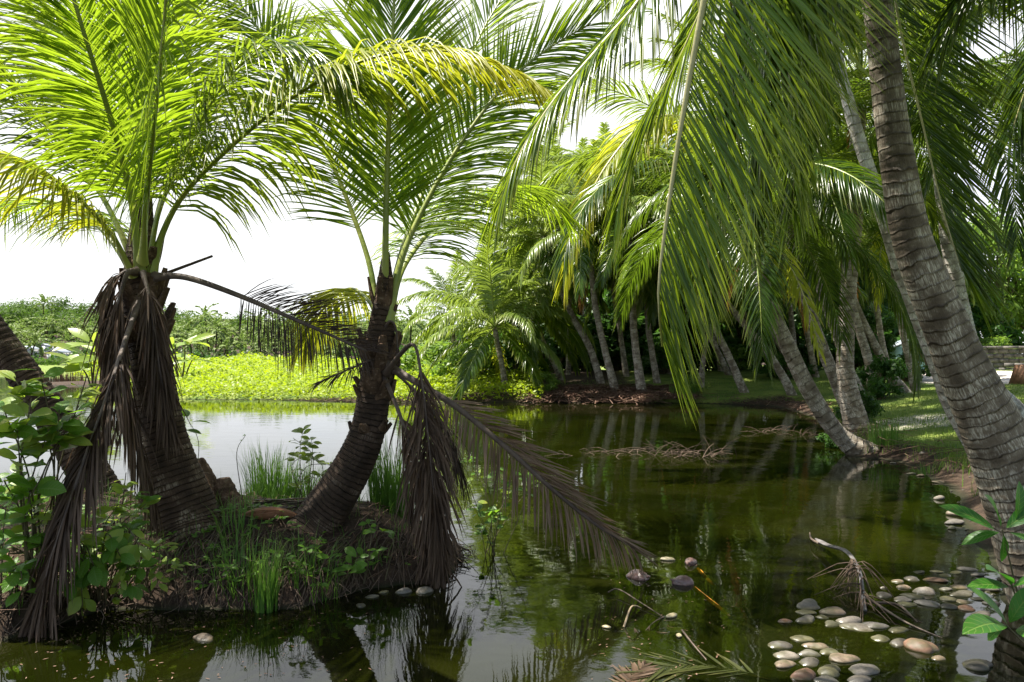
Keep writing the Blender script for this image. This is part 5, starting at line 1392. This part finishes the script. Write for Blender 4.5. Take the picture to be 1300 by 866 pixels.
# low wall at right, coping stones on top
a_, b_ = P(1232, 462, 31), P(1420, 462, 29)
rz = math.atan2(b_[1] - a_[1], b_[0] - a_[0]); Lw = np.hypot(*(b_ - a_)[:2])
zg = min(gz(a_[0], a_[1]), gz(b_[0], b_[1])) - .1
rootW = empty('low_wall', (*((a_ + b_) / 2)[:2], zg), 'low dark stone wall beyond the sandy patch at right', 'wall')
geo = Geo(); g = np.random.default_rng(2)
mid = (a_ + b_) / 2
nrow, ncol = 5, 14
for r_ in range(nrow):
    for c_ in range(ncol):
        t = (c_ + .5 + (.25 if r_ % 2 else -.25)) / ncol - .5
        pos = mid + (b_ - a_) * t
        box(geo, (pos[0], pos[1], zg + .12 + r_ * .18), (Lw / ncol * g.uniform(.93, .99), .38 + g.uniform(-.05, .05), .172 * g.uniform(.92, 1.02)), rz)
part('stonework', geo, M['wall'], rootW, smooth=False)
geo = Geo()
for c_ in range(9):
    pos = mid + (b_ - a_) * ((c_ + .5) / 9 - .5)
    box(geo, (pos[0], pos[1], zg + .985), (Lw / 9 * .985, .5, .1), rz)
part('coping', geo, M['wall'], rootW, smooth=False)
# sloping brown block with pale face at the right edge
c0 = P(1302, 487, 23); c0[2] = gz(c0[0], c0[1])
rootK = empty('sloping_block', c0, 'brown wedge-shaped wooden block with a pale side on the sandy patch', 'block')
for nm, x0, x1, mt in (('body', -.32, .12, 'brick'), ('side_panel', .123, .3, 'conc')):
    geo = Geo(); x0 += c0[0]; x1 += c0[0]; y_, z_ = c0[1], c0[2]
    v = [(x0, y_ - .3, z_ - .05), (x1, y_ - .3, z_ - .05), (x1, y_ + .3, z_ - .05), (x0, y_ + .3, z_ - .05), (x0 + .16 * (nm == 'body'), y_ - .25, z_ + .55), (x1, y_ - .25, z_ + .55), (x1, y_ + .25, z_ + .55), (x0 + .16 * (nm == 'body'), y_ + .25, z_ + .55)]
    geo.add(v, [(3, 2, 1, 0), (4, 5, 6, 7), (0, 1, 5, 4), (1, 2, 6, 5), (2, 3, 7, 6), (3, 0, 4, 7)])
    part(nm, geo, M[mt], rootK, smooth=False)


def house(px, py, Y, w_, h_, d_, label, wall='white', name='house', cat='house', group=None):
    b = P(px, py, Y); b[2] = gz(b[0], b[1])
    root = empty(name, b, label, cat, group)
    x, y, z = b
    geo = Geo(); box(geo, (x, y, z + h_ / 2 - .1), (w_, d_, h_ + .2)); part('wall', geo, M[wall], root, smooth=False)
    geo = Geo(); o_ = .25; hw, hd = w_ / 2 + o_, d_ / 2 + o_; t = .08; e, rz_ = z + h_ - .04, z + h_ + w_ * .22
    for s_ in (0, t):
        pass
    v = []
    for yy in (y - hd, y + hd):
        v += [(x - hw, yy, e), (x, yy, rz_), (x + hw, yy, e), (x + hw, yy, e + t), (x, yy, rz_ + t), (x - hw, yy, e + t)]
    geo.add(v, [(5, 4, 1, 0), (4, 3, 2, 1), (6, 7, 10, 11), (7, 8, 9, 10), (0, 1, 7, 6), (1, 2, 8, 7), (4, 5, 11, 10), (3, 4, 10, 9), (2, 3, 9, 8), (5, 0, 6, 11)])
    gab = Geo(); part('roof', geo, M['roof'], root, smooth=False)
    yy = y - d_ / 2 + .05
    gab.add([(x - w_ / 2, yy, z + h_ - .05), (x + w_ / 2, yy, z + h_ - .05), (x, yy, z + h_ + w_ * .2)], None, [(0, 1, 2)]); gab.add([(x - w_ / 2, y + d_ / 2 - .05, z + h_ - .05), (x + w_ / 2, y + d_ / 2 - .05, z + h_ - .05), (x, y + d_ / 2 - .05, z + h_ + w_ * .2)], None, [(2, 1, 0)])
    part('gable', gab, M[wall], root, smooth=False)
    geo = Geo(); box(geo, (x - w_ * .15, y - d_ / 2 - .003, z + h_ * .42), (w_ * .16, .06, h_ * .84)); part('door', geo, M['dark'], root, smooth=False)
    geo = Geo(); box(geo, (x + w_ * .22, y - d_ / 2 - .003, z + h_ * .58), (w_ * .2, .06, h_ * .32)); part('window', geo, M['dark'], root, smooth=False)


house(1146, 470, 34, 1.3, .95, 1.4, 'small pale blue hut showing between the trunks at the back of the lawn', 'blue', 'hut', 'hut')
house(36, 459, 150, 2.6, 1.2, 3, 'white house at the edge of the hillside wood, leftmost of three', group='white houses at the hillside wood')
house(75, 461, 140, 2.6, 1.1, 3, 'white house low by the water, middle of three', group='white houses at the hillside wood')
house(60, 455, 160, 2.0, 1.4, 2.4, 'white house set back in the palm wood, between the two others', group='white houses at the hillside wood')

# ================================================== light, sky, camera
SUN = nrm(np.array([-.42, .10, .90]))
el = math.asin(SUN[2]); az = math.atan2(SUN[0], SUN[1])
sd = bpy.data.lights.new('sun', 'SUN'); sd.energy = 5.0; sd.angle = R(.6); sd.color = (1, .95, .86)
so = bpy.data.objects.new('sun', sd); col.objects.link(so)
so.rotation_euler = Vector(-SUN).to_track_quat('-Z', 'Y').to_euler(); so.location = (-10, 5, 30)
w = bpy.data.worlds.new('World'); scene.world = w; w.use_nodes = True
nt = w.node_tree; nt.nodes.clear()
out = nt.nodes.new('ShaderNodeOutputWorld')
sk = nt.nodes.new('ShaderNodeTexSky'); sk.sky_type = 'NISHITA'; sk.sun_disc = False; sk.sun_elevation = el; sk.sun_rotation = az
bg = nd(nt, 'ShaderNodeBackground', Strength=.075); nt.links.new(sk.outputs[0], bg.inputs[0])
bc = nd(nt, 'ShaderNodeBackground', Strength=.47); bc.inputs[0].default_value = (.97, .985, 1, 1)
tc = nd(nt, 'ShaderNodeTexCoord')
mp = nd(nt, 'ShaderNodeMapping'); nt.links.new(tc.outputs['Generated'], mp.inputs[0]); mp.inputs['Scale'].default_value = (1, 1, 2.2)
sp = nd(nt, 'ShaderNodeSeparateXYZ'); nt.links.new(tc.outputs['Generated'], sp.inputs[0])
bank = ramp(nt, math_n(nt, 'SUBTRACT', sp.outputs['Y'], math_n(nt, 'MULTIPLY', sp.outputs['Z'], 1.0)), -.25, .35)   # a bank of bright cloud lies over the far shore
fc = math_n(nt, 'MINIMUM', math_n(nt, 'ADD', math_n(nt, 'MULTIPLY', bank, .9), ramp(nt, noise(nt, mp.outputs[0], 2.3, 6, .6, .4), .42, .62, 0, .5)), 1.0)
mx = nd(nt, 'ShaderNodeMixShader'); nt.links.new(fc, mx.inputs[0]); nt.links.new(bg.outputs[0], mx.inputs[1]); nt.links.new(bc.outputs[0], mx.inputs[2])
nt.links.new(mx.outputs[0], out.inputs[0])

cam = bpy.data.cameras.new('camera'); co = bpy.data.objects.new('camera', cam); col.objects.link(co)
co.location = (0, 0, CAMZ); co.rotation_euler = (R(90), 0, 0)
cam.sensor_width = 36; cam.lens = 36 * FPX / 1300; cam.shift_y = (HY - 433) / 1300; cam.clip_end = 3000; cam.clip_start = .05
scene.camera = co
scene.render.engine = 'CYCLES'
scene.cycles.use_denoising = True
scene.cycles.max_bounces = 7; scene.cycles.diffuse_bounces = 3; scene.cycles.glossy_bounces = 3; scene.cycles.transmission_bounces = 4; scene.cycles.transparent_max_bounces = 8
scene.cycles.caustics_reflective = False; scene.cycles.caustics_refractive = False
scene.cycles.sample_clamp_indirect = 8
scene.view_settings.view_transform = 'Standard'; scene.view_settings.look = 'None'; scene.view_settings.gamma = 1
scene.view_settings.use_curve_mapping = False
scene.view_settings.exposure = 1.55
